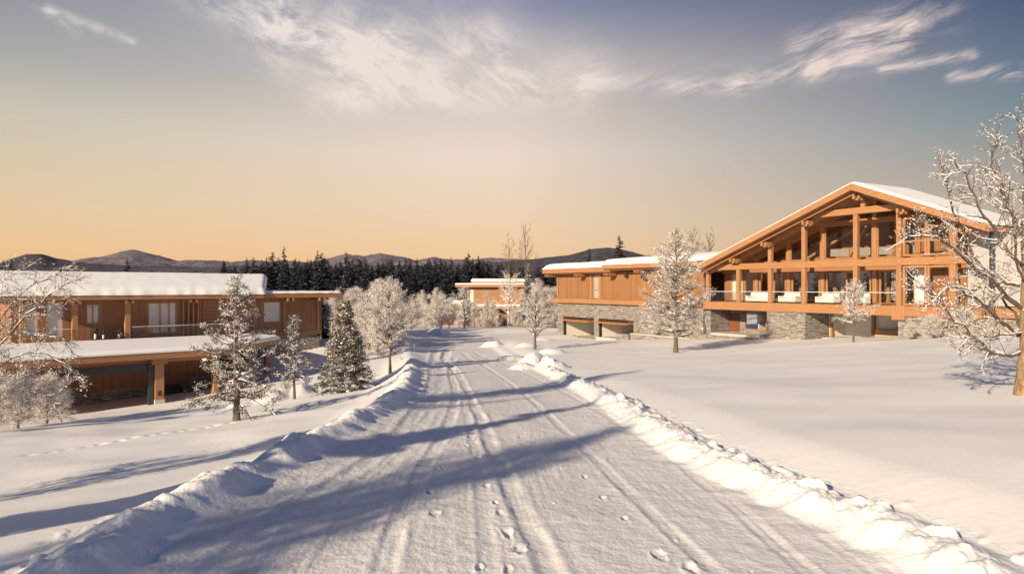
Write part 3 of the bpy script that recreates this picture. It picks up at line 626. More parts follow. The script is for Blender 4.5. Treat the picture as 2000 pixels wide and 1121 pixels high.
guided('frosted_tree', 'large tree at the right edge with thick snow-lined limbs and a tan trunk', TX, TY, 6.2, .26, [
    ([(1992, 600, 18), (1930, 545, 17.7), (1860, 480, 17.4), (1800, 458, 17.2), (1765, 470, 17.1)], .10),
    ([(1992, 560, 18), (1955, 545, 18.2), (1905, 500, 18.4), (1870, 430, 18.4), (1850, 360, 18.3), (1838, 330, 18.3)], .085),
    ([(1992, 690, 18), (1945, 690, 17.5), (1880, 640, 17.1), (1820, 575, 16.9), (1795, 560, 16.8)], .07),
    ([(1992, 660, 18), (1940, 612, 17.6), (1895, 575, 17.2), (1850, 565, 16.9), (1810, 600, 16.8)], .075),
    ([(1995, 520, 18), (1960, 480, 17.8), (1925, 420, 17.5), (1888, 350, 17.2), (1862, 318, 17.0)], .075),
    ([(1998, 470, 18), (1975, 410, 17.8), (1945, 350, 17.6), (1938, 300, 17.4), (1948, 262, 17.4)], .06),
    ([(2000, 450, 18), (2005, 370, 18), (1996, 300, 17.9), (1990, 225, 17.8)], .07),
    ([(1995, 640, 18), (1960, 585, 18.6), (1915, 560, 19.2), (1870, 600, 19.6), (1850, 640, 19.8)], .06),
    ([(1995, 650, 18), (1940, 655, 17.6), (1900, 655, 17.2), (1870, 690, 17)], .05),
    ([(2000, 560, 18), (1985, 480, 17.3), (1970, 400, 16.8), (1960, 370, 16.6)], .06),
    ([(1998, 600, 18), (2060, 500, 18), (2110, 400, 18.2), (2140, 330, 18.3)], .09), ([(1998, 640, 18), (2060, 590, 17.6), (2140, 560, 17.4), (2190, 520, 17.3)], .09), ([(2000, 480, 18), (2050, 380, 18.5), (2080, 290, 18.6)], .07)],
    401, SPB, BARKL, (0.0, 0), 0, frost=.26, frost_lvl=3, tuft=.2, tuft_k=4, tuft_sz=.022, tuft_sp=.03, snow=.8, snow_r=.5, blob=.12, blob_r=.018, fr_r=1.0)
LX, LY = -21.2, 29.0
guided('frosted_tree', 'spreading frosted tree at the left edge before the carport, arching twigs over its roof', LX, LY, 4.8, .16, [
    ([(-20, 700, 29), (30, 640, 28.4), (80, 590, 27.9), (120, 560, 27.6), (148, 545, 27.4)], .07),
    ([(-20, 660, 29), (10, 610, 29), (60, 560, 29), (110, 535, 29), (125, 525, 29)], .06),
    ([(-20, 740, 29), (20, 700, 28.4), (80, 690, 27.8), (130, 715, 27.4), (160, 745, 27.2)], .06),
    ([(-20, 690, 29), (20, 650, 29), (70, 655, 28.9), (120, 660, 28.8), (140, 690, 28.7)], .05),
    ([(-20, 620, 29), (-10, 580, 29), (10, 545, 29), (45, 525, 29)], .05),
    ([(-20, 760, 29), (20, 745, 28.6), (60, 760, 28.2), (110, 790, 28)], .05), ([(-20, 680, 29), (20, 620, 29.8), (70, 600, 30.4), (125, 600, 30.8)], .05),
    ([(-20, 650, 29), (-80, 580, 29), (-130, 540, 29.5)], .07), ([(-20, 720, 29), (-90, 690, 28), (-150, 680, 27.5)], .07)],
    403, [dict(n=5, len=1.3, ang=.7, t0=.08, up=-.01, rmin=.011, seg=6, rmax=.026), dict(n=6, len=.55, ang=.7, t0=.08, up=0, rmin=.008, seg=3), dict(n=8, len=.24, ang=.7, t0=.05, rmin=.0055, seg=2, min=1)], BARK, (0, 0), 3,
    frost=.35, frost_lvl=3, tuft=.08, tuft_k=5, tuft_sz=.03, snow=.5, snow_r=.6, blob=.06, blob_r=.03, fr_r=1.2)
# --- proto copies
def copy_thing(src, loc, rz, sc, label=None, group=None):
    r = src.copy(); C.objects.link(r); r.location = loc; r.rotation_euler = (0, 0, rz); r.scale = (sc[0], sc[0], sc[1])
    if label: r['label'] = label
    if group: r['group'] = group
    for ch in src.children: c = ch.copy(); C.objects.link(c); c.parent = r
    return r
R = random.Random(77)
shrub_spec = [dict(n=4.5, len=.45, rel=True, ang=.75, t0=.1, up=.08, rmin=.014), dict(n=5, len=.35, ang=.8, t0=.1, up=.05, rmin=.011, seg=2), dict(n=5, len=.2, ang=.9, t0=0, rmin=.010, seg=1, min=1)]
SHADE_SPR = []
GS = 'frosted trees and shrubs in the hollow between the houses'
LS = 'white frosted shrub in the thicket between the houses and the dark spruce wood'
protos = []
for i, (H, wd_, pr) in enumerate(((4.2, 1.9, 'round'), (3.4, 1.9, 'vase'), (5.2, 1.8, 'round'))):
    protos.append(frost_tree('frosted_shrub', LS, 0, 0, H, wd_, 500+i, .06, .08, pr, 30, .5, GS, loc=((-20, 104), (-8, 118), (-14, 112))[i], spec=shrub_spec, frost=.78, fr_r=1.7, tuft=.8, tuft_k=12, tuft_sz=.045, tuft_sp=.15, frost_lvl=2))
for q in protos: q['category'] = 'shrub'
def shrub(px, Y, k, s, sz=None, label=None, group=GS):
    X = (px-1000)/F*Y; return copy_thing(protos[k], (X, Y, gz(X, Y)-.1), R.uniform(0, 6), (s*R.uniform(.9, 1.1), (sz or s)*R.uniform(.92, 1.08)), label, group)
for px in range(628, 860, 13): shrub(px+R.uniform(-6, 6), R.uniform(96, 124), R.randrange(3), R.uniform(.62, .98))
for px in range(640, 830, 26): shrub(px+R.uniform(-6, 6), R.uniform(74, 86), R.randrange(3), R.uniform(.75, 1.05)) if px < 745 else None
for X_, Y_, H_, k_ in ((-19, 70, 8.6, 0), (-17, 74, 8.2, 1), (-21, 66, 8.8, 2), (-16.2, 79, 8.6, 3), (-14.8, 85, 8.4, 0), (-18.5, 80, 9.2, 2)):
    SHADE_SPR.append((X_, Y_, H_, k_))  # added spruces, placed so their shadows fall across the road bend
for X_, Y_ in ((-12.6, 61), (-12.2, 66), (-12.4, 71), (-13, 76), (-13.4, 82), (-14.5, 88), (-15.5, 69), (-15.8, 78), (-16.5, 86)):
    shrub(1000+F*X_/Y_, Y_, R.randrange(3), R.uniform(.9, 1.05), None, 'frosted shrub lining the outside of the bend beyond the round frosted tree', 'frosted shrubs lining the bend')
for px in (915, 926, 938, 949, 963, 975, 1006): shrub(px, R.uniform(110, 120), R.randrange(3), R.uniform(.55, .8), None, 'small frosted tree standing before the distant cabin', 'frosted trees before the distant cabin')
for px in range(850, 905, 14): shrub(px+R.uniform(-5, 5), R.uniform(100, 118), R.randrange(3), R.uniform(.8, 1.05))
for px, Y in ((672, 60), (694, 54), (704, 58), (722, 62), (738, 57), (640, 70), (655, 76), (700, 66), (712, 74), (690, 84)): shrub(px, Y, R.randrange(3), R.uniform(.68, .9), None, 'white frosted shrub just right of the left house behind the roadside trees', 'frosted shrubs behind the roadside trees')
for px in (1052, 1070, 1084, 1060, 1078, 1040, 1030, 1090): shrub(px, R.uniform(100, 120), R.randrange(3), R.uniform(1.0, 1.35), None, 'tall frosted shrub in the clump against the left end of the garage wing', 'frosted shrubs beside the garage wing')
frost_tree('frosted_tree', 'pale forked frosted tree with a white trunk before the distant cabin', 993, 104, 7.0, 3.4, 520, .25, .2, 'vase', 22, .5, trunk_m=FROST, crown_m=FROST, spec=shrub_spec, frost=.7, fr_r=1.3, tuft=.25, tuft_k=4, tuft_sz=.06, tuft_sp=.1)
frost_tree('frosted_tree', 'low spreading frosted tree with brown limbs beside the bend of the road', 907, 97, 5.0, 3.0, 521, .15, .14, 'vase', 20, .45, spec=shrub_spec, frost=.7, fr_r=1.3, tuft=.3, tuft_k=4, tuft_sz=.06, tuft_sp=.1)
frost_tree('frosted_tree', 'slim frosted sapling with a dark stem beside the far bend', 953, 99, 4.8, 1.3, 522, .4, .07, 'round', 14, .5, spec=shrub_spec, frost=.7, tuft=.3, tuft_k=4, tuft_sz=.06, tuft_sp=.1)
fir('fir_tree', 'small grey-green fir standing tall beside the distant cabin', *place(1031, 0, 106), 9.4, 1.6, 530, [SPRUCEF, NEEDLE, FROSTB], 26, 12, clump=900)
# bare trees
def bare(label, X, Y, H, wid, seed, n1=22, z=None, r=.16, loc=None, frost=.0, group=None):
    T = Tree(seed); root = thing('bare_tree', label, 'tree', (X, Y, gz(X, Y) if z is None else z), 0, group); tr = trunk_path(T, H, r, (.01, 0), .06)
    sp3 = [dict(n=1.6, len=.5, rel=True, ang=.5, t0=.2, up=.07, rmin=.022, seg=4), dict(n=2.6, len=.8, ang=.5, t0=.15, up=.07, rmin=.016, seg=3), dict(n=2.5, len=.45, ang=.6, t0=.1, up=.05, rmin=.013, seg=2)]
    for i in range(n1):
        t = (i+T.r.random())/n1; h = .35+.62*t; e = .75+.4*t; az = i*2.4; d = Vector((math.cos(az)*math.cos(e), math.sin(az)*math.cos(e), math.sin(e)))
        b = T.branch(at(tr, h), d, wid*(1-.45*t)*T.r.uniform(.8, 1.15), r*.35*(1-.5*t), 5, 1, .04, .09); T.kids(b, r*.25*(1-.5*t), 2, sp3)
    finish(T, root, BARK, TWIG, frost=frost, snow=0, frost_lvl=3, fr_r=1.2, soft=4); return root
bare('tall bare tree above the distant cabin, the taller of the pair', *place(1025, 0, 125), 16.5, 3.6, 540, 24)
bare('bare tree left of the tallest bare tree above the distant cabin', *place(993, 0, 128), 14.6, 3.4, 541, 20)
bare('bare brown tree showing above the roof right behind the cone-shaped frosted tree', *place(1352, 0, 104), 13.6, 3.2, 542, 24)
bare('bare brown tree above the roof at the foot of the gable slope', *place(1385, 0, 108), 13.4, 3.0, 543, 24)
# spruces
GW = 'dark spruces of the wood behind the houses'; LW = 'dark spruce in the wood beyond the hollow'
sp_p = [fir('spruce_tree', LW, -50, 165, 14, 3.5, 600+i, [SPRUCE, SPRUCE, FROSTB], 40, 14, GW, z=-7.5) for i in range(4)]
named = {532: 'tall broad spruce rising over the low roof of the left house', 628: 'tall pointed spruce left of the sunlit mountain peak', 914: 'tall spruce left of the distant cabin, the highest of that row'}
def spruce(px, top, Y, k, wd_=1., label=None, src=None):
    X = (px-1000)/F*Y; z = -7.8 if Y > 110 else gz(X, Y); H = (564-top)/F*Y-z; return copy_thing(sp_p[k], (X, Y, z), R.uniform(0, 6), (wd_*1.1*H/14, H/14), label or LW, None if label else GW)
hero = [(532, 495, 140, 1.25, named[532]), (545, 506, 143, 1.0, 'spruce crowding the right side of the tall broad one above the low roof'), (628, 497, 140, 1.2, named[628]), (914, 498, 140, 1.25, named[914]), (935, 503, 142, .95, 'spruce in the middle of three at the right end of the dark row'), (946, 508, 142, .8, 'narrow spruce, rightmost of the dark row'),
        (482, 505, 150, .6, 'thin dark spruce at the right end of the high snow roof'), (1210, 463, 120, .9, 'dark spruce standing alone above the garage wing roof'), (1151, 487, 130, .55, 'small dark spruce tip over the garage wing, left of the lone one'), (249, 508, 150, .9, 'spruce tip showing above the long snow roof')]
for i, (px, top, Y, wd_, lb) in enumerate(hero): spruce(px, top, Y, i % 4, wd_, lb)
px = 440; i = 0
while px < 1100:
    for row, (Y0, t0) in enumerate(((142, 520), (160, 513), (182, 515))):
        t = t0+R.uniform(-9, 12)+(6 if px < 500 else 0)+(8 if px > 960 else 0)
        spruce(px+R.uniform(-5, 5), t, Y0+R.uniform(-5, 5), R.randrange(4), R.uniform(.75, 1.1))
    px += 12 if px < 1000 else 15
for px in range(-40, 440, 22): spruce(px+R.uniform(-8, 8), 536+R.uniform(-8, 6), R.uniform(150, 200), R.randrange(4), 1.)
for px in (-10, 6, 22): spruce(px, 512+R.uniform(-3, 6), 120, R.randrange(4), .9, 'dark spruce at the far left edge behind the left house')
for px in range(1240, 2100, 30): spruce(px+R.uniform(-10, 10), 530+R.uniform(-12, 6), R.uniform(150, 180), R.randrange(4), 1.)
for q in sp_p[:4]:   # the four first-built ones stand in the wood too
    X = R.uniform(-40, -10); q.location = (X, 172, -7.8)
for X_, Y_, H_, k_ in SHADE_SPR: copy_thing(sp_p[k_], (X_, Y_, gz(X_, Y_)), X_, (.62*H_/14, H_/14), 'dark spruce added between the left house and the road bend to shade the road', 'spruces added to shade the bend')
# frosted trees behind the gabled house, seen through its windows
for i, (a_, w_) in enumerate(((0, 34), (4, 30), (8, 33), (11, 28), (14, 32), (17, 27), (20, 31), (23, 26), (26, 30), (29, 25), (2, 42), (9, 44), (16, 42), (24, 40), (33, 30), (27, 12), (29, 7), (30, 16))):
    c, s_ = math.cos(RHA), math.sin(RHA); X = RHO[0]+a_*c-w_*s_; Y = RHO[1]+a_*s_+w_*c
    copy_thing(protos[i % 3], (X, Y, gz(X, Y)-.1), i, (1.55, 1.45), 'frosted tree behind the gabled house, glimpsed past or through its glass', 'frosted trees behind the gabled house')
# low shrubs by the stonework and at the left edge
for a_, w_, s_, lb in ((22.6, -1.6, .42, 'low snow-dusted bush against the stone base at the right of the gabled house'), (24.6, -1.2, .5, 'frosted bush under the big tree beside the stone base'), (20.9, -1.2, .30, 'smallest snow-dusted bush at the right stone pier'), (-3.4, -1.0, .45, 'low frosted bush at the foot of the stone wall behind the cone-shaped tree'), (-6.5, -1.2, .35, 'little frosted bush left of the cone-shaped tree by the stone wall')):
    c, q_ = math.cos(RHA), math.sin(RHA); X = RHO[0]+a_*c-w_*q_; Y = RHO[1]+a_*q_+w_*c
    copy_thing(protos[1], (X, Y, gz(X, Y)-.05), a_, (s_*1.3, s_), lb)
for px, Y, s_, lb in ((35, 30.5, .62, 'dense lilac-grey frosted bush at the left edge under the spreading tree'), (92, 32.5, .6, 'frosted bush right of the dense one, before the carport'), (-15, 27.5, .6, 'frosted bush cut by the left edge of the picture'), (120, 34, .42, 'small frosted bush nearest the carport opening')):
    X = (px-1000)/F*Y; copy_thing(protos[1], (X, Y, gz(X, Y)-.1), px, (s_*1.15, s_), lb)
# trees standing out of frame on the left, whose shadows cross the road
for i, (tx, ty, H) in enumerate(((1.2, 15.6, 9.2), (2.6, 22.5, 9.6), (3.4, 31, 9.4))):
    L = (H-.4)/math.tan(rad(SUN_EL)); X = tx-L*sh[0]; Y = ty-L*sh[1]; z = gz(X, Y)
    if i % 2: copy_thing(sp_p[i], (X, Y, z), i, (.75*H/14, H/14), 'dark roadside spruce standing left of the picture', 'roadside spruces left of the picture')
    else: copy_thing(protos[2], (X, Y, z), i, (H/5.4*.62, H/5.4), 'frosted roadside tree standing left of the picture', 'roadside frosted trees left of the picture')
#BUILDINGS
# ================================================================== the gabled house with its garage wing (local x along the facade, y inward, z up)
def snow_cap(name, x0, x1, y0, y1, zf, th, parent, seed=1, nx=90, ny=30, rnd=.35, over=.12, bot=None, skew=0.):
    """a rounded, slightly sagging slab of snow; zf(x, y) is the surface it lies on"""
    x = np.linspace(x0-over, x1+over, nx); y = np.linspace(y0-over, y1+over, ny); Xg, Yg = np.meshgrid(x, y)
    ed = np.minimum(np.minimum(Xg-x0+over, x1+over-Xg), np.minimum(Yg-y0+over, y1+over-Yg)); e = np.clip(ed/rnd, 0, 1); e = np.sqrt(np.clip(1-(1-e)**2, 0, 1))
    zb = zf(Xg, Yg); Xg = Xg+skew*np.clip(Yg-y0, 0, 3.3)*np.clip((Xg-x0)/(x1-x0), 0, 1)**3; wv = 1+.09*fbm(Xg/3.6, Yg/3.6, 3, seed)+.03*fbm(Xg/.7, Yg/.7, 2, seed+3)
    jx = 0; ov = np.clip(1-ed/.25, 0, 1); Yg = Yg+ov*.07*perlin(Xg/.8, Yg*0+seed, seed+5)*np.where(Yg < (y0+y1)/2, 1, -1); top = zb+th*e*wv+.004
    low = zb-.0*(ed < .01)
    V = np.concatenate([np.c_[(Xg+jx).ravel(), (Yg+jx).ravel(), top.ravel()], np.c_[(Xg+jx).ravel(), (Yg+jx).ravel(), low.ravel()]])
    i = np.arange(ny-1)[:, None]*nx; j = np.arange(nx-1)[None, :]; Q = np.stack([i+j, i+j+1, i+nx+j+1, i+nx+j], -1).reshape(-1, 4)
    nt = nx*ny; E = []
    b = [k for k in range(nx)]+[nx*r_+nx-1 for r_ in range(1, ny)]+[nx*(ny-1)+k for k in range(nx-2, -1, -1)]+[nx*r_ for r_ in range(ny-2, 0, -1)]
    for k in range(len(b)): a_, c_ = b[k], b[(k+1) % len(b)]; E.append((a_, nt+a_, nt+c_, c_))
    return np_obj(name, V, [Q, (Q+nt)[:, ::-1], np.array(E)], SNOWROOF, None, parent, True)
def window(parent, x0, x1, y, z0, z1, fr=.09, nx=1, nz=1, glass=GLASS, fm=TIMBER, depth=.12, name='window', zs=None, back=None):
    """frame with its pane as a sub-part"""
    m = MB(); a, b = y-depth/2, y+depth/2
    m.box(x0, x0+fr, a, b, z0, z1); m.box(x1-fr, x1, a, b, z0, z1); m.box(x0+fr, x1-fr, a, b, z0, z0+fr); m.box(x0+fr, x1-fr, a, b, z1-fr, z1)
    for i in range(1, nx): xx = x0+(x1-x0)*i/nx; m.box(xx-fr*.35, xx+fr*.35, a+.02, b-.02, z0+fr, z1-fr)
    zz_ = zs if zs else [z0+(z1-z0)*i/nz for i in range(1, nz)]
    for zz in zz_: m.box(x0+fr, x1-fr, a+.015, b-.015, zz-fr*.35, zz+fr*.35)
    f = m.build(name, fm, parent); p = MB(); p.box(x0+fr*.6, x1-fr*.6, y-.008, y+.008, z0+fr*.6, z1-fr*.6); p.build('pane', glass, f)
    if back: q = MB(); q.box(x0+fr, x1-fr, y+.062, y+.075, z0+.03, z1-.03); q.build('curtain', back, f)
    return f
def wall_with_holes(m, x0, x1, y0, y1, z0, z1, holes, mi=0):
    """holes: sorted (hx0, hx1, hz0, hz1) side by side"""
    x = x0
    for hx0, hx1, hz0, hz1 in holes:
        if hx0 > x: m.box(x, hx0, y0, y1, z0, z1, mi)
        if hz0 > z0: m.box(hx0, hx1, y0, y1, z0, hz0, mi)
        if hz1 < z1: m.box(hx0, hx1, y0, y1, hz1, z1, mi)
        x = hx1
    if x < x1: m.box(x, x1, y0, y1, z0, z1, mi)
RH = thing('timber_house', 'large cedar and stone house with a glazed snow-edged gable and a two-bay garage wing', 'house', (RHO[0], RHO[1], 0), RHA)
AP = 16.5; ZU = 7.5; SL, SR = .362, .395
def zu(a): return ZU-SL*(AP-a) if a < AP else ZU-SR*(a-AP)
LE, RE = .25, 26.3; TH = .34
# roof slabs
for x0, x1, nm in ((LE, AP, 'l'), (AP, RE, 'r')):
    m = MB(); m.prism([(x0, zu(x0)), (x1, zu(x1)), (x1, zu(x1)+TH), (x0, zu(x0)+TH)], -1.35, 5.9); rf = m.build('roof', SOFFIT, RH)
    m = MB(); d = .44
    m.prism([(x0-.02, zu(x0)-.06), (x1, zu(x1)-.06), (x1, zu(x1)+d), (x0-.02, zu(x0)+d)], -1.55, -1.352); m.build('bargeboard', TIMBER, rf)
    m = MB(); m.prism([(x0+.5, zu(x0+.5)-.30), (x1-(0 if nm == 'l' else .5), zu(x1-(0 if nm == 'l' else .5))-.30), (x1-(0 if nm == 'l' else .5), zu(x1-(0 if nm == 'l' else .5))-.10), (x0+.5, zu(x0+.5)-.10)], -.95, -.80); m.build('fly_rafter', TIMBER2, rf)
    snow_cap('snow', x0, x1, -1.5, 5.9, lambda X, Y: np.where(X < AP, ZU-SL*(AP-X), ZU-SR*(X-AP))+TH+.11, .17, rf, 3 if nm == 'l' else 5, rnd=.25, over=.04)
# posts and beams of the front frame
PA = [.25, 4.05, 7.66, 11.14, 15.9, 19.4, 23.3]
def post(a, y, z0, z1, w_=.36, d_=.34, m_=TIMBERV, parent=None):
    m = MB(); m.prism([(a-w_/2, z0), (a+w_/2, z0), (a+w_/2, z1), (a-w_/2, z1)], y-d_/2, y+d_/2); return m.build('post', m_, parent or RH, bevel=.02)
for a in PA:
    post(a, 0, -1.41, 1.60)
    top = (5.70 if 12 < a < 20 else zu(a)-.30)
    if top > 2.3: post(a, 0, 2.15, top)
    if a > 3: post(a+.05, 2.4, -1.4, min(zu(a)-.05, 7), .34, .34)
for z0, z1, y, x0, x1 in ((1.6, 2.15, 0, -.1, 24.2), (-2.15, -1.41, 0, -.3, 25.2)):
    m = MB(); m.box(x0, x1, y-.2, y+.2, z0, z1); m.build('beam', TIMBER, RH, bevel=.02)
m = MB(); m.box(11.2, 20.1, -.22, .2, 5.7, 6.2); m.build('tie_beam', TIMBER, RH, bevel=.02)
m = MB(); m.box(-.1, 24.2, 2.2, 2.55, 1.35, 1.75); m.build('beam', TIMBER2, RH)
m = MB(); m.box(3.2, 24.2, 2.24, 2.5, 1.76, 2.35); m.build('beam', TIMBER2, RH)
m = MB(); m.box(9.5, 22.5, 2.25, 2.52, 5.2, 5.55); m.build('tie_beam', TIMBER2, RH)
post(AP, 0, 6.2, zu(AP)-.25, .34, .3)
# raking rafter following the roof just under the soffit, in the frame plane
for (a0, a1) in ((.6, AP), (AP, 25.4)):
    m = MB(); m.prism([(a0, zu(a0)-.42), (a1, zu(a1)-.42), (a1, zu(a1)-.005), (a0, zu(a0)-.005)], -.14, .14); m.build('rafter', TIMBER2, RH)
    for y in (2.4, 4.1):
        m = MB(); m.prism([(a0+.3, zu(a0+.3)-.46), (a1-.02 if a1 == AP else a1-.4, zu(a1 if a1 == AP else a1-.4)-.46), (a1-.02 if a1 == AP else a1-.4, zu(a1 if a1 == AP else a1-.4)-.006), (a0+.3, zu(a0+.3)-.006)], y-.13, y+.13); m.build('rafter', TIMBER2, RH)
# paired purlins with block ends under the overhang
for a in (4.05, 7.66, 11.9, AP, 20.0, 24.4):
    m = MB()
    for s_ in (-.22, .22): m.box(a+s_-.09, a+s_+.09, -.95, -.25, zu(a)-.62-abs(s_)*SL, zu(a)-.30-abs(s_)*SL)
    m.box(a-.36, a+.36, -.70, -.50, zu(a)-.80, zu(a)-.655); m.build('purlin', TIMBER, RH)
# inner trusses and braces
for y in (4.1,):
    for (p, q) in (((8, y, 2.4), (AP, y, 6.6)), ((25, y, 2.4), (AP, y, 6.6)), ((12.5, y, 2.6), (15.0, y, 6.4))):
        m = MB(); m.beam(p, q, .2, .26, 0, (0, 1, 0)); m.build('brace', TIMBER, RH)
    m = MB(); m.box(3, 24, y-.12, y+.12, 1.9, 2.2); m.build('beam', TIMBER2, RH)
    for a in (7.66, 11.14, 16, 19.4):
        post(a, y, -1.35, 1.9, .26, .26, TIMBERV)
# floor, deck, inner walls
m = MB(); m.box(-.1, 25.0,   .21, 5.7, -1.75, -1.42); m.build('floor', m_wood('floor_boards', (.55, .36, .20), .18, 'x', .05), RH)
BH = [(.8, 2.2), (2.7, 4.6), (5.0, 6.8), (7.2, 9.0), (9.4, 11.4), (11.8, 14.2), (14.6, 16.8), (17.2, 19.3), (19.8, 22.5)]
m = MB(); wall_with_holes(m, -.1, 24.8, 5.4, 5.6, -1.4, 2.0, [(a, b, -1.2, 1.35) for a, b in BH]); m.build('wall', SIDING, RH)
m = MB(); HU = [(9.5, 15.6, 2.6, 3.5), (17.0, 21.0, 2.6, 3.5)]; wall_with_holes(m, 2.0, 24.0, 5.42, 5.6, 2.02, 2.4, []); wall_with_holes(m, 9.3, 22.2, 5.4, 5.58, 2.41, 4.35, HU)
m.prism([(2.6, 2.42), (9.29, 2.42), (9.29, zu(9.29)-.08)], 5.4, 5.58); m.prism([(9.3, 4.36), (22.2, 4.36), (22.2, zu(22.2)-.05), (AP, zu(AP)-.05), (9.3, zu(9.3)-.05)], 5.4, 5.58); m.build('gable_wall', SIDING, RH)
for a, b in BH: window(RH, a, b, 5.5, -1.2, 1.35, .1, 1, 1, fm=TIMBER2)
for h in HU: window(RH, *h[:2], 5.5, h[2], h[3], .12, 3, 1, fm=TIMBER2)
m = MB(); m.box(-.05, .12, 2.6, 5.4, -1.4, 1.5); m.box(24.6, 24.8, 2.6, 5.4, -1.4, 4.1); m.build('wall', PLASTER, RH)
# glazed screen behind the porch: lower storey
SG = [(.9, 2.5, CURTAIN), (2.6, 3.8, None), (4.4, 5.9, None), (6.0, 7.4, None), (8.0, 9.4, None), (9.5, 10.9, None), (11.5, 13.5, None), (6.5, 15.6, None), (16.3, 17.9, None), (18.0, 19.2, None)]
for a, b, cu in SG: window(RH, a, b, 2.4, -1.38, 1.34, .13, 1, 1, fm=TIMBERV, back=cu)
m = MB(); m.box(.1, .88, 2.34, 2.46, -1.4, 1.35); m.build('wall_panel', SIDING2, RH)
# upper storey glazing between the posts, cut to the slope
for a0, a1 in ((4.3, 7.45), (7.9, 10.95), (11.4, 15.7), (16.15, 19.2)):
    for k in range(1):
        t0, t1 = min(zu(a0)-.5, 5.18), min(zu(a1)-.5, 5.18); m = MB(); fr = .11
        P = [(a0, 2.36), (a1, 2.36), (a1, t1), (a0, t0)]
        for i in range(4): p, q = P[i], P[(i+1) % 4]; m.beam((p[0], 2.4, p[1]), (q[0], 2.4, q[1]), .12, fr, 0, (0, 1, 0))
        f = m.build('window', TIMBERV, RH); g_ = MB(); g_.prism(P, 2.39, 2.405); g_.build('pane', GLASS, f)
m = MB(); m.prism([(11.4, 5.56), (21.6, 5.56), (AP, zu(AP)-.5)], 2.39, 2.405); m.build('pane', GLASS, RH)
# right hand bay: solid panels and two framed windows flush with the frame
for z0, z1, sp_ in ((2.25, 5.45, 3.3), (-1.35, 1.55, None)):
    for a0, a1 in ((19.65, 21.4), (21.45, 23.1)):
        zt = min(z1, zu(a1)-.45); window(RH, a0, a1, .05, z0, zt, .15, 1, 1, fm=TIMBERV, zs=[3.35] if sp_ else None)
m = MB(); m.box(20.9, 22.6, 1.5, 1.6, -1.38, 1.2); m.build('door', HSLAT, RH); m = MB(); m.box(19.7, 20.4, 1.4, 1.44, -1.38, 1.3); m.build('curtain', CURTAIN, RH)
m = MB(); m.box(20.5, 24.4, 1.7, 1.8, -1.4, 1.35); m.box(19.9, 23.4, 2.0, 2.1, 2.4, 4.9); m.build('wall', SIDING, RH)
# pale rendered side wing under the right eave
m = MB(); m.prism([(23.6, -1.3), (27.2, -1.3), (27.2, 3.1), (23.6, 4.6)], 1.2, 1.4); m.build('rendered_wall', simple('grey_render', (.40, .385, .38), .85, .08, 1.2), RH)
m = MB(); m.prism([(23.5, -2.1), (27.6, -2.1), (27.6, -1.35), (23.5, -1.35)], .8, 1.15); m.build('beam', TIMBER, RH)
post(26.0, -.6, -1.3, zu(26)-.1, .2, .2, DARK)
window(RH, 27.35, 29.2, 1.5, -1.2, 1.9, .12, 2, 1, fm=DARK, back=CURTAIN)
m = MB(); m.box(27.2, 32, 1.6, 7, -2.1, 2.3); m.build('side_wing', SIDING, RH); snow_cap('snow', 27.0, 32.2, 1.2, 7.2, lambda X, Y: 2.34+0*X, .35, RH, 12)
# deck railing
for i in range(5):
    a0, a1 = PA[i]+.2, PA[i+1]-.2; m = MB(); m.box(a0, a1, -.02, 0, -1.36, -.44); g_ = m.build('glass_railing', RAILGLASS, RH)
    m = MB(); m.box(a0, a1, -.035, .015, -.44, -.40); m.build('cap', RAIL, g_)
m = MB(); m.box(18.9, 19.9, -.24, .1, -2.45, -1.36); m.build('bracket', TIMBERV, RH, bevel=.02)
# lower storey of the gabled part
m = MB(); m.box(7.3, 11.25, -.06, 3.1, -5.6, -2.16); m.build('stone_pier', STONE, RH)
m = MB(); m.box(19.3, 28.5, -.02, 4.2, -5.0, -2.16); m.build('stone_pier', STONE, RH)
m = MB(); wall_with_holes(m, -.2, 7.28, 3.0, 3.3, -5.8, -2.16, [(2.05, 4.7, -4.15, -2.55)]); m.build('stone_wall', STONE, RH)
window(RH, 2.07, 4.68, 3.05, -4.13, -2.57, .1, 1, 1, fm=TIMBERV); m = MB(); m.box(1.5, 5.2, 5.4, 5.5, -4.6, -2.3); m.box(3.4, 3.5, 3.35, 5.39, -4.6, -2.3); m.box(1.5, 5.2, 3.32, 5.39, -4.55, -4.4); m.build('inner_wall', PLASTER, RH)
m = MB(); m.box(-.35, .25, .3, 2.95, -5.8, -2.16); m.build('stone_pier', STONE, RH); m = MB(); m.box(.35, 1.45, 2.9, 2.98, -4.9, -2.6); m.build('door', m_wood('rust_brown_door', (.22, .07, .03)), RH)
m = MB(); m.box(.3, 7.25, .2, 2.98, -5.6, -4.42); m.box(1.0, 7.25, -.8, .18, -5.6, -4.75); m.build('terrace', CONC, RH); m = MB(); m.box(.2, 7.2, -1.15, -.82, -5.6, -4.55); m.build('stone_step', STONE, RH)
m = MB(); m.box(11.26, 19.28, 5.2, 5.4, -5.6, -2.17); m.build('plaster_wall', PLASTER, RH); m = MB(); m.box(10.9, 11.24, 3.11, 5.4, -5.6, -2.17); m.build('plaster_wall', PLASTER, RH)
for q in ((11.3, 11.45, 3.2, 3.4), (19.0, 19.25, 4.22, 4.5), (14.1, 14.35, 4.7, 4.95)): m = MB(); m.box(*q, -4.9, -2.25); m.build('trim', TIMBERV, RH)
m = MB(); m.box(11.4, 19.2, 2.0, 5.19, -5.6, -4.30); m.build('terrace', CONC, RH)
m = MB(); m.box(14.6, 17.6, 4.4, 4.7, -4.29, -3.55); m.build('low_panel', m_wood('pale_cladding', (.55, .36, .22)), RH)
m = MB(); m.box(-.2, 25, .3, 5.8, -2.16, -1.76); m.build('floor_slab', DARK, RH)
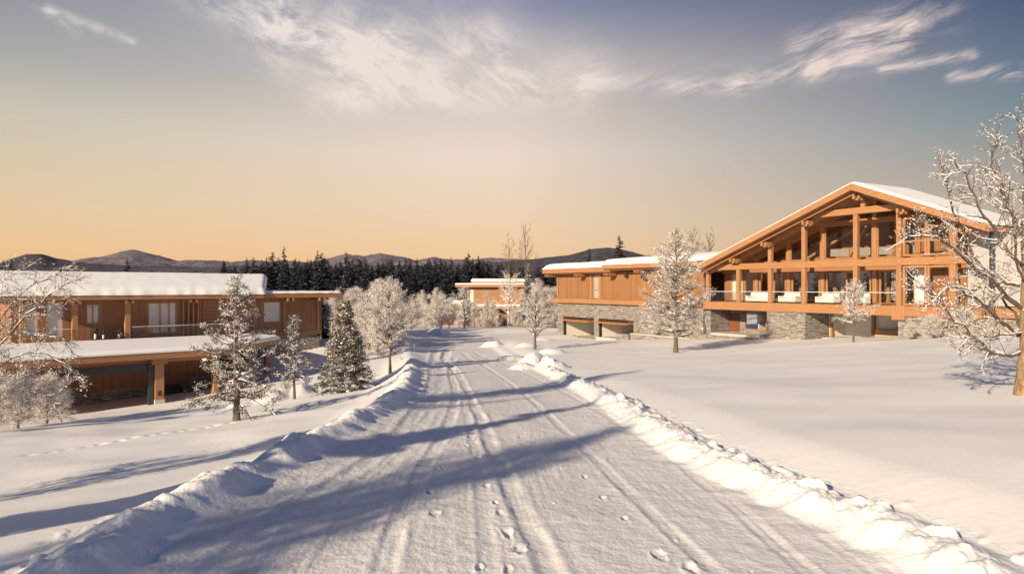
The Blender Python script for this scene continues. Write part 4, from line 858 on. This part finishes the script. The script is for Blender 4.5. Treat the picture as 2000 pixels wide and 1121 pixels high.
# ---- garage wing
m = MB(); wall_with_holes(m, -26.0, -.4, 0, .25, -1.45, 1.7, [(-18.55, -17.2, -1.4, 1.5)]); m.build('wing_wall', SIDING, RH)
m = MB(); m.box(-26.0, -25.75, .26, 9.5, -1.45, 1.7); m.box(-25.74, -.4, 9.25, 9.5, -1.45, 1.7); m.build('wing_wall', SIDING, RH)
for a in (-25.9, -18.75, -16.95, -9.0, -5.0): m = MB(); m.box(a-.16, a+.16, -.09, -.002, -1.45, 1.7); m.build('trim_board', TIMBERV, RH)
window(RH, -18.5, -17.25, .08, -1.38, 1.48, .1, 1, 1, fm=TIMBERV, zs=[-.35], back=simple('grey_blind', (.45, .45, .46), .8, .04))
m = MB(); m.box(-26.6, -8.4, -.5, -.003, -2.0, -1.46); m.build('beam', TIMBER, RH, bevel=.02); m = MB(); m.box(-8.39, -.35, -.3, -.003, -1.95, -1.46); m.build('beam', TIMBER2, RH)
m = MB(); m.box(-9.3, -8.5, -.62, -.1, -2.35, -1.6); m.build('bracket', TIMBERV, RH)
m = MB(); wall_with_holes(m, -25.9, -.4, -.05, .25, -7.2, -2.01, [(-24.4, -18.15, -7.2, -3.75), (-17.0, -10.9, -7.2, -3.75)]); m.box(-25.9, -25.6, .26, 9.4, -7.2, -2.01); m.build('stone_wall', STONE, RH)
for x0, x1 in ((-24.4, -18.15), (-17.0, -10.9)):
    m = MB(); m.box(x0+.1, x1-.1, 6.4, 6.5, -6.6, -3.3); m.box(x0-.1, x0, .26, 6.5, -6.6, -3.3); m.box(x1, x1+.1, .26, 6.5, -6.6, -3.3); m.box(x0, x1, .3, 6.4, -3.4, -3.3); m.build('garage_interior', PLASTER, RH)
    m = MB(); m.box(x0-.1, x1+.1, -.5, 6.4, -6.75, -6.22+(0 if x0 < -20 else .35)); m.build('garage_floor', CONC, RH)
    m = MB(); m.beam((x0+.2, -1.0, -4.15), (x0+.2, 1.6, -3.8), .01, .01); m = MB()
    m.hexa([(x0+.06, -.95, -4.2), (x1-.06, -.95, -4.2), (x1-.06, 2.4, -3.95), (x0+.06, 2.4, -3.95), (x0+.06, -.95, -4.08), (x1-.06, -.95, -4.08), (x1-.06, 2.4, -3.83), (x0+.06, 2.4, -3.83)]); m.build('garage_door', m_wood('door_boards', (.5, .2, .075), .3, 'x'), RH)
    m = MB(); m.box(x0-.14, x0+.04, -.09, .2, -7, -3.8); m.box(x0-.14, x1+.02, -.09, -.052, -3.9, -3.7); m.build('door_frame', DARK, RH)
# wing roofs
def flat_roof(x0, x1, y0, y1, z0, z1, th, seed, slope=0., rnd=.5):
    m = MB(); m.hexa([(x0, y0, z0), (x1, y0, z0), (x1, y1, z0+slope*(y1-y0)), (x0, y1, z0+slope*(y1-y0)), (x0, y0, z1), (x1, y0, z1), (x1, y1, z1+slope*(y1-y0)), (x0, y1, z1+slope*(y1-y0))]); r_ = m.build('roof', TIMBER, RH, bevel=.03)
    snow_cap('snow', x0, x1, y0, y1, lambda X, Y: z1+.003+slope*(Y-y0), th, r_, seed, rnd=rnd, over=.06); return r_
flat_roof(-27.6, -13.6, -1.3, 10.4, 1.72, 2.28, .72, 21, .015, 1.5); flat_roof(-14.6, .1, -1.6, 10.4, 2.02, 2.5, .6, 23, .085, .9)
m = MB(); m.box(-27.2, -13.8, -1.0, -.1, 1.60, 1.715); m.box(-13.7, -.2, -1.2, -.1, 1.85, 2.015); m.build('soffit', SOFFIT, RH)
for a in (-26.4, -19.9, -14.1, -8.8, -4.6):
    m = MB(); z0 = 1.28 if a < -14 else 1.5
    for s_ in (-.22, .22): m.box(a+s_-.1, a+s_+.1, -1.5, -.1, z0, z0+.32)
    m.build('roof_bracket', TIMBER2, RH)
for a, z in ((-11.9, 1.05), (-8.7, .72)): m = MB(); m.box(a-.16, a+.16, -.42, -.095, z, z+.42); m.build('wall_lamp', DARK, RH)
# low stone planter and kerb wall before the wing
def lw(a, w_, z=0): c, q = math.cos(RHA), math.sin(RHA); return (RHO[0]+a*c-w_*q, RHO[1]+a*q+w_*c, z)
t = thing('stone_planter', 'low square stone planter at the foot of the wall right of the garage bays', 'planter', lw(-10.2, -1.6), RHA); m = MB(); m.box(-1.0, 1.0, -.7, .7, -6.4, -5.05); m.build('planter_wall', STONE, t); m = MB(); m.box(-.8, .8, -.5, .5, -5.045, -5.0); m.build('soil', DARK, t)
t = thing('low_wall', 'long low stone kerb wall running from the planter towards the gabled house', 'wall', lw(-5, -1.7), RHA); m = MB(); m.box(-4.1, 4.6, -.25, .25, -6.2, -5.05); m.build('wall', STONE, t); m = MB(); m.box(-4.15, 4.65, -.3, .3, -5.047, -4.95); m.build('coping', CONC, t)
# ---- furniture in the glazed gable
def sofa(a, w_, rz, label, L=1.9):
    t = thing('sofa', label, 'sofa', lw(a, w_, -1.41), RHA+rz)
    m = MB(); m.box(-L/2, L/2, -.42, .42, .1, .42); m.build('seat', SOFAM, t, bevel=.05); m = MB(); m.hexa([(-L/2, .24, .42), (L/2, .24, .42), (L/2, .46, .42), (-L/2, .46, .42), (-L/2, .34, .9), (L/2, .34, .9), (L/2, .5, .88), (-L/2, .5, .88)]); m.build('backrest', SOFAM, t, bevel=.04)
    for s_ in (-1, 1): m = MB(); m.box(s_*L/2-.1, s_*L/2+.1, -.42, .42, .1, .62); m.build('armrest', SOFAM, t, bevel=.05)
    for s_ in (-1, 1):
        for q in (-.3, .3): m = MB(); m.cyl(s_*(L/2-.15), q, 0, .1, .03); m.build('leg', DARK, t)
sofa(5.4, 1.25, .15, 'long cream sofa leftmost on the deck behind the glass railing', 2.3); sofa(8.7, 1.2, 0, 'cream sofa in the middle bay of the glazed deck', 1.6); sofa(12.4, 1.3, -.1, 'cream sofa right of the table lamp behind the railing', 1.7); sofa(15.2, 1.25, 0, 'cream sofa half hidden by the small snowfield tree', 1.5)
t = thing('table_lamp', 'grey lamp with a small shade standing on the deck between two cream sofas', 'lamp', lw(10.3, 1.1, -1.41), RHA); m = MB(); m.cyl(0, 0, 0, .38, .16, .2); m.cyl(0, 0, .38, .62, .05, .07); m.build('lamp_base', LAMPM, t); m = MB(); m.cyl(0, 0, .62, .95, .26, .14, 16); m.build('lamp_shade', LAMPM, t)
# ================================================================== the long low house on the left
LH = thing('timber_house', 'long low cedar house on the left with a thick snow roof above a wide carport', 'house', (LHO[0], LHO[1], 0), LHA)
LS_ = [(-5.9, -5.0, -3.3, -1.0), (-4.6, -3.6, -3.4, -1.0), (-2.3, -1.45, -2.55, -1.15), (1.55, 3.55, -3.35, -1.1), (10.0, 11.5, -2.85, -1.15)]
m = MB(); wall_with_holes(m, -6.5, 14.9, 0, .25, -3.72, -.86, LS_); m.box(14.65, 14.9, .26, 8.6, -3.72, -.86); m.box(-6.5, -6.25, .26, 8.6, -3.72, -.86); m.box(-6.2, 14.6, 8.4, 8.6, -3.72, -.86); m.build('wall', SIDING2, LH)
for (a, b, z0, z1), nx_ in zip(LS_, (1, 1, 2, 1, 1)): window(LH, a, b, .06, z0, z1, .08, nx_, 1, fm=TIMBERV, back=CURTAIN)
m = MB(); m.box(14.905, 15.02, -.02, .4, -4.4, -.86); m.box(-.5, 14.9, -.04, -.003, -3.9, -3.6); m.build('trim_board', TIMBER2, LH)
for a in (9.3, 11.75, 14.7): m = MB(); m.box(a-.13, a+.13, -.08, -.003, -3.6, -.86); m.build('trim_board', TIMBERV, LH)
for a in (-6.0, -3.15, 0.0): m = MB(); m.box(a-.17, a+.17, -1.15, -.82, -3.7, -.86); m.build('post', TIMBERV, LH, bevel=.02)
for a in (3.9, 4.25, 4.6, 4.95): m = MB(); m.box(a-.05, a+.05, -.28, -.1, -3.65, -.9); m.build('screen_slat', TIMBERV, LH)
m = MB(); m.box(5.35, 6.5, -.06, -.003, -3.5, -1.0); m.build('door', HSLAT, LH); m = MB(); m.box(2.35, 2.42, -.02, .0, -3.3, -1.1); m.box(2.95, 3.02, -.02, 0., -3.3, -1.1); m.build('mullion', TIMBERV, LH)
m = MB(); m.box(-7.2, 9.2, -1.3, -1.05, -.86, -.80); m.build('soffit', SOFFIT, LH)
for a in (-6.0, -3.15, 0.0, 4.2, 11.6, 14.3):
    m = MB()
    for s_ in (-.2, .2): m.box(a+s_-.08, a+s_+.08, -1.62, -.3, -1.12, -.86)
    m.build('roof_bracket', TIMBER2, LH)
m = MB(); m.box(-7.3, 9.35, -1.7, 8.7, -.855, -.56); m.build('roof', TIMBER, LH, bevel=.03)
m = MB(); m.box(9.36, 16.1, -1.5, 8.7, -.85, -.50); r2 = m.build('roof', TIMBER, LH, bevel=.03); snow_cap('snow', 9.4, 16.1, -1.5, 8.7, lambda X, Y: -.497+0*X, .16, r2, 31, over=.02)
def lhs(X, Y): return -.556+np.clip((Y+1.7)/3.3, 0, 1)**.9*1.2-np.clip((Y-1.6)/7.1, 0, 1)*1.1
m = MB(); m.prism([(-1.65, -.557), (8.6, -.557), (8.6, -.47), (1.6, .6)], -7.2, 9.3, 0, 'yz'); rr_ = m.build('roof', TIMBER2, LH)
snow_cap('snow', -7.4, 9.4, -1.7, 8.7, lhs, .42, rr_, 33, 160, 60, .35, .06, skew=.48)
m = MB(); m.box(-9, 14.8, .3, 8.3, -4.1, -3.73); m.box(-12, 9, -2.3, .28, -3.95, -3.72); m.build('floor', CONC, LH)
m = MB(); m.box(-9, 14.85, .05, .3, -7.6, -4.11); m.box(14.55, 14.85, .31, 8.5, -7.6, -4.11); m.build('stone_base', STONE, LH)
for a0, a1 in ((.25, 4.0), (4.05, 8.2), (-4.4, -3.4)): m = MB(); m.box(a0, a1, -1.22, -1.2, -3.7, -2.75); g_ = m.build('glass_railing', RAILGLASS, LH); m = MB(); m.box(a0, a1, -1.235, -1.185, -2.75, -2.72); m.build('cap', RAIL, g_)
# carport roof: one slab with a chamfered end
CPo = [(-15, -12.2), (2.9, -11.6), (8.7, -5.9), (8.7, -2.0), (-15, -2.0)]
m = MB(); m.prism(CPo, -4.08, -3.70, 0, 'xy'); cr = m.build('carport_roof', TIMBER, LH, bevel=.03)
def inset(P, d):
    out = []; n = len(P)
    for i in range(n):
        p0, p1, p2 = np.array(P[i-1]), np.array(P[i]), np.array(P[(i+1) % n]); e1 = (p1-p0)/np.linalg.norm(p1-p0); e2 = (p2-p1)/np.linalg.norm(p2-p1)
        n1_ = np.array([-e1[1], e1[0]]); n2_ = np.array([-e2[1], e2[0]]); b = (n1_+n2_); b /= np.dot(b, n1_); out.append(tuple(p1+b*d))
    return out
m = MB(); prev = None; Vv = []
for d, h in ((-.04, -.02), (-.05, .06), (.0, .14), (.12, .20), (.4, .235)): Vv.append([(x, y, -3.697+h) for x, y in inset(CPo, d)])
base_ = len(m.v)
for k in range(len(Vv)-1):
    for i in range(5): j = (i+1) % 5; m.poly([Vv[k][i], Vv[k][j], Vv[k+1][j], Vv[k+1][i]])
m.poly(Vv[-1]); m.poly(Vv[0][::-1]); m.build('snow', SNOWROOF, cr)
m = MB(); m.box(-14, 2.6, -10.8, -10.5, -4.36, -4.085); m.build('beam', TIMBER2, LH); m = MB(); m.box(-6.2, -1.15, -10.95, -10.75, -4.78, -4.425); m.build('steel_beam', DARK, LH)
for a, y, w_, z0 in ((-.85, -11.0, .5, -7.4), (-8.4, -11.0, .45, -7.6), (2.4, -10.8, .3, -7.2), (7.9, -5.6, .3, -6.6)):
    m = MB(); m.box(a-w_/2, a+w_/2, y-.2, y+.2, z0, -4.43); m.build('post', TIMBERV, LH, bevel=.02)
    m = MB(); m.box(a-.42, a+.42, y-.33, y+.33, -4.42 if a < 2 else -4.3, -4.10); m.build('post_cap', TIMBER2, LH) if a < 2 else None
m = MB(); m.box(-1.42, -1.15, -11.1, -10.85, -7.4, -4.43); m.build('steel_post', DARK, LH); m = MB(); m.box(-1.12, -.58, -11.25, -10.78, -7.4, -6.45); m.build('post_foot', CONC, LH); m = MB(); m.box(-.95, -.75, -11.27, -11.252, -6.25, -5.95); m.build('meter_box', DARK, LH)
m = MB(); m.box(-13, 4.5, -5.6, -5.35, -6.35, -4.085); m.box(4.25, 4.5, -5.34, .2, -6.35, -4.085); m.build('lower_wall', SIDING2, LH); m = MB(); m.box(-13, 4.52, -5.68, -5.3, -8.0, -6.36); m.box(4.2, 4.55, -5.29, .2, -8, -6.36); m.build('stone_base', STONE, LH)
m = MB(); m.box(-13, 4.6, -5.75, -5.61, -4.6, -4.09); m.build('beam', TIMBER, LH)
m = MB(); m.box(.1, 1.0, -5.75, -5.61, -6.3, -4.9); m.build('door', DARK, LH)
m = MB()
for k in range(5): m.box(.0, 1.9, -6.2-.34*k, -5.86-.34*k, -8.0, -6.35-.2*k)
m.build('steps', simple('dark_slate_steps', (.05, .055, .06), .7, .1), LH)
m = MB(); m.box(1.9, 4.6, -7.6, -7.4, -7.4, -5.6); m.build('dark_screen_wall', simple('dark_cladding', (.07, .06, .055), .7, .15), LH)
def lpos(a, w_, z=0): c, q = math.cos(LHA), math.sin(LHA); return (LHO[0]+a*c-w_*q, LHO[1]+a*q+w_*c, z)
GLN = 'lanterns with white candles on the deck'
for i, (a, y, s_, lb) in enumerate(((-1.95, -1.0, 1.0, 'leftmost dark metal candle lantern on the deck below the small paired window'), (-1.5, -1.15, .8, 'short candle lantern, second from the left on the deck'), (-.55, -1.1, .75, 'short candle lantern just left of the deck post'), (-.3, -.6, 1.05, 'tall candle lantern hard against the deck post'))):
    t = thing('lantern', lb, 'lantern', lpos(a, y, -3.5), LHA, GLN); w_ = .17*s_; h = .62*s_
    m = MB(); m.box(-w_-.02, w_+.02, -w_-.02, w_+.02, 0, .04)
    for sx in (-1, 1):
        for sy_2 in (-1, 1): m.box(sx*w_-.018, sx*w_+.018, sy_2*w_-.018, sy_2*w_+.018, .04, h)
    m.cyl(0, 0, h, h+.14*s_, w_*1.3, .03, 4); m.cyl(0, 0, h+.14*s_, h+.2*s_, .03, .03, 8); m.build('frame', DARK, t); m = MB(); m.cyl(0, 0, .04, .36*s_, .075*s_, n=14); m.build('candle', CANDLE, t)
t = thing('dining_table', 'dark outdoor dining table behind the glass rail at the sliding door', 'table', lpos(2.2, -.75, -3.70), LHA)
m = MB(); m.box(-.85, .85, -.3, .3, .86, .92); m.build('tabletop', TIMBER2, t)
for s_ in (-1, 1):
    for q in (-1, 1): m = MB(); m.beam((s_*.75, q*.25, 0), (s_*.6, q*.2, .86), .05, .05); m.build('leg', DARK, t)
# ================================================================== distant cabin
MX, MY = -8.6, 127.0
MH = thing('cabin', 'distant flat-roofed cedar cabin with snow on its two roofs, seen between the houses', 'house', (MX, MY, 0), rad(-8))
m = MB(); wall_with_holes(m, .6, 11, 0, .25, -3.2, .1, [(1.0, 1.9, -2.9, -.4)]); m.box(.6, .85, .26, 8, -3.2, .1); m.build('wall', SIDING, MH); window(MH, 1.02, 1.88, .05, -2.88, -.42, .1, fm=TIMBERV, back=CURTAIN)
m = MB(); m.box(-1.2, 12.6, -1.2, 8.5, -.0, .45); r_ = m.build('roof', TIMBER, MH); snow_cap('snow', -1.2, 12.6, -1.2, 8.5, lambda X, Y: .453+0*X, .22, r_, 41); 
m = MB(); m.box(1.4, 11.4, .8, 7.6, .5, .95); m.build('upper_roof', TIMBER2, r_); snow_cap('snow', 1.3, 11.5, .7, 7.6, lambda X, Y: .953+0*X, .5, MH, 43)
m = MB(); m.box(-4.2, .5, -1.4, 5, -3.3, -2.95); m.box(1.6, 12, -2.4, -.02, -3.75, -3.3); r3 = m.build('lower_roof', TIMBER, MH); snow_cap('snow', -4.2, .5, -1.4, 5, lambda X, Y: -2.947+0*X, .6, r3, 45, 30, 12); snow_cap('snow', 1.6, 12, -2.4, -.05, lambda X, Y: -3.297+0*X, .28, r3, 47, 40, 10)
m = MB(); m.box(.6, 11, .02, .3, -7.5, -3.76); m.box(-3.8, .5, -.8, 4.5, -7, -3.31); m.build('wall', SIDING, MH)
for a in (6.6, 8.3, 9.9): m = MB(); m.box(a-.05, a+.05, -.06, .0, -7, -3.8); m.build('door_edge', DARK, MH)
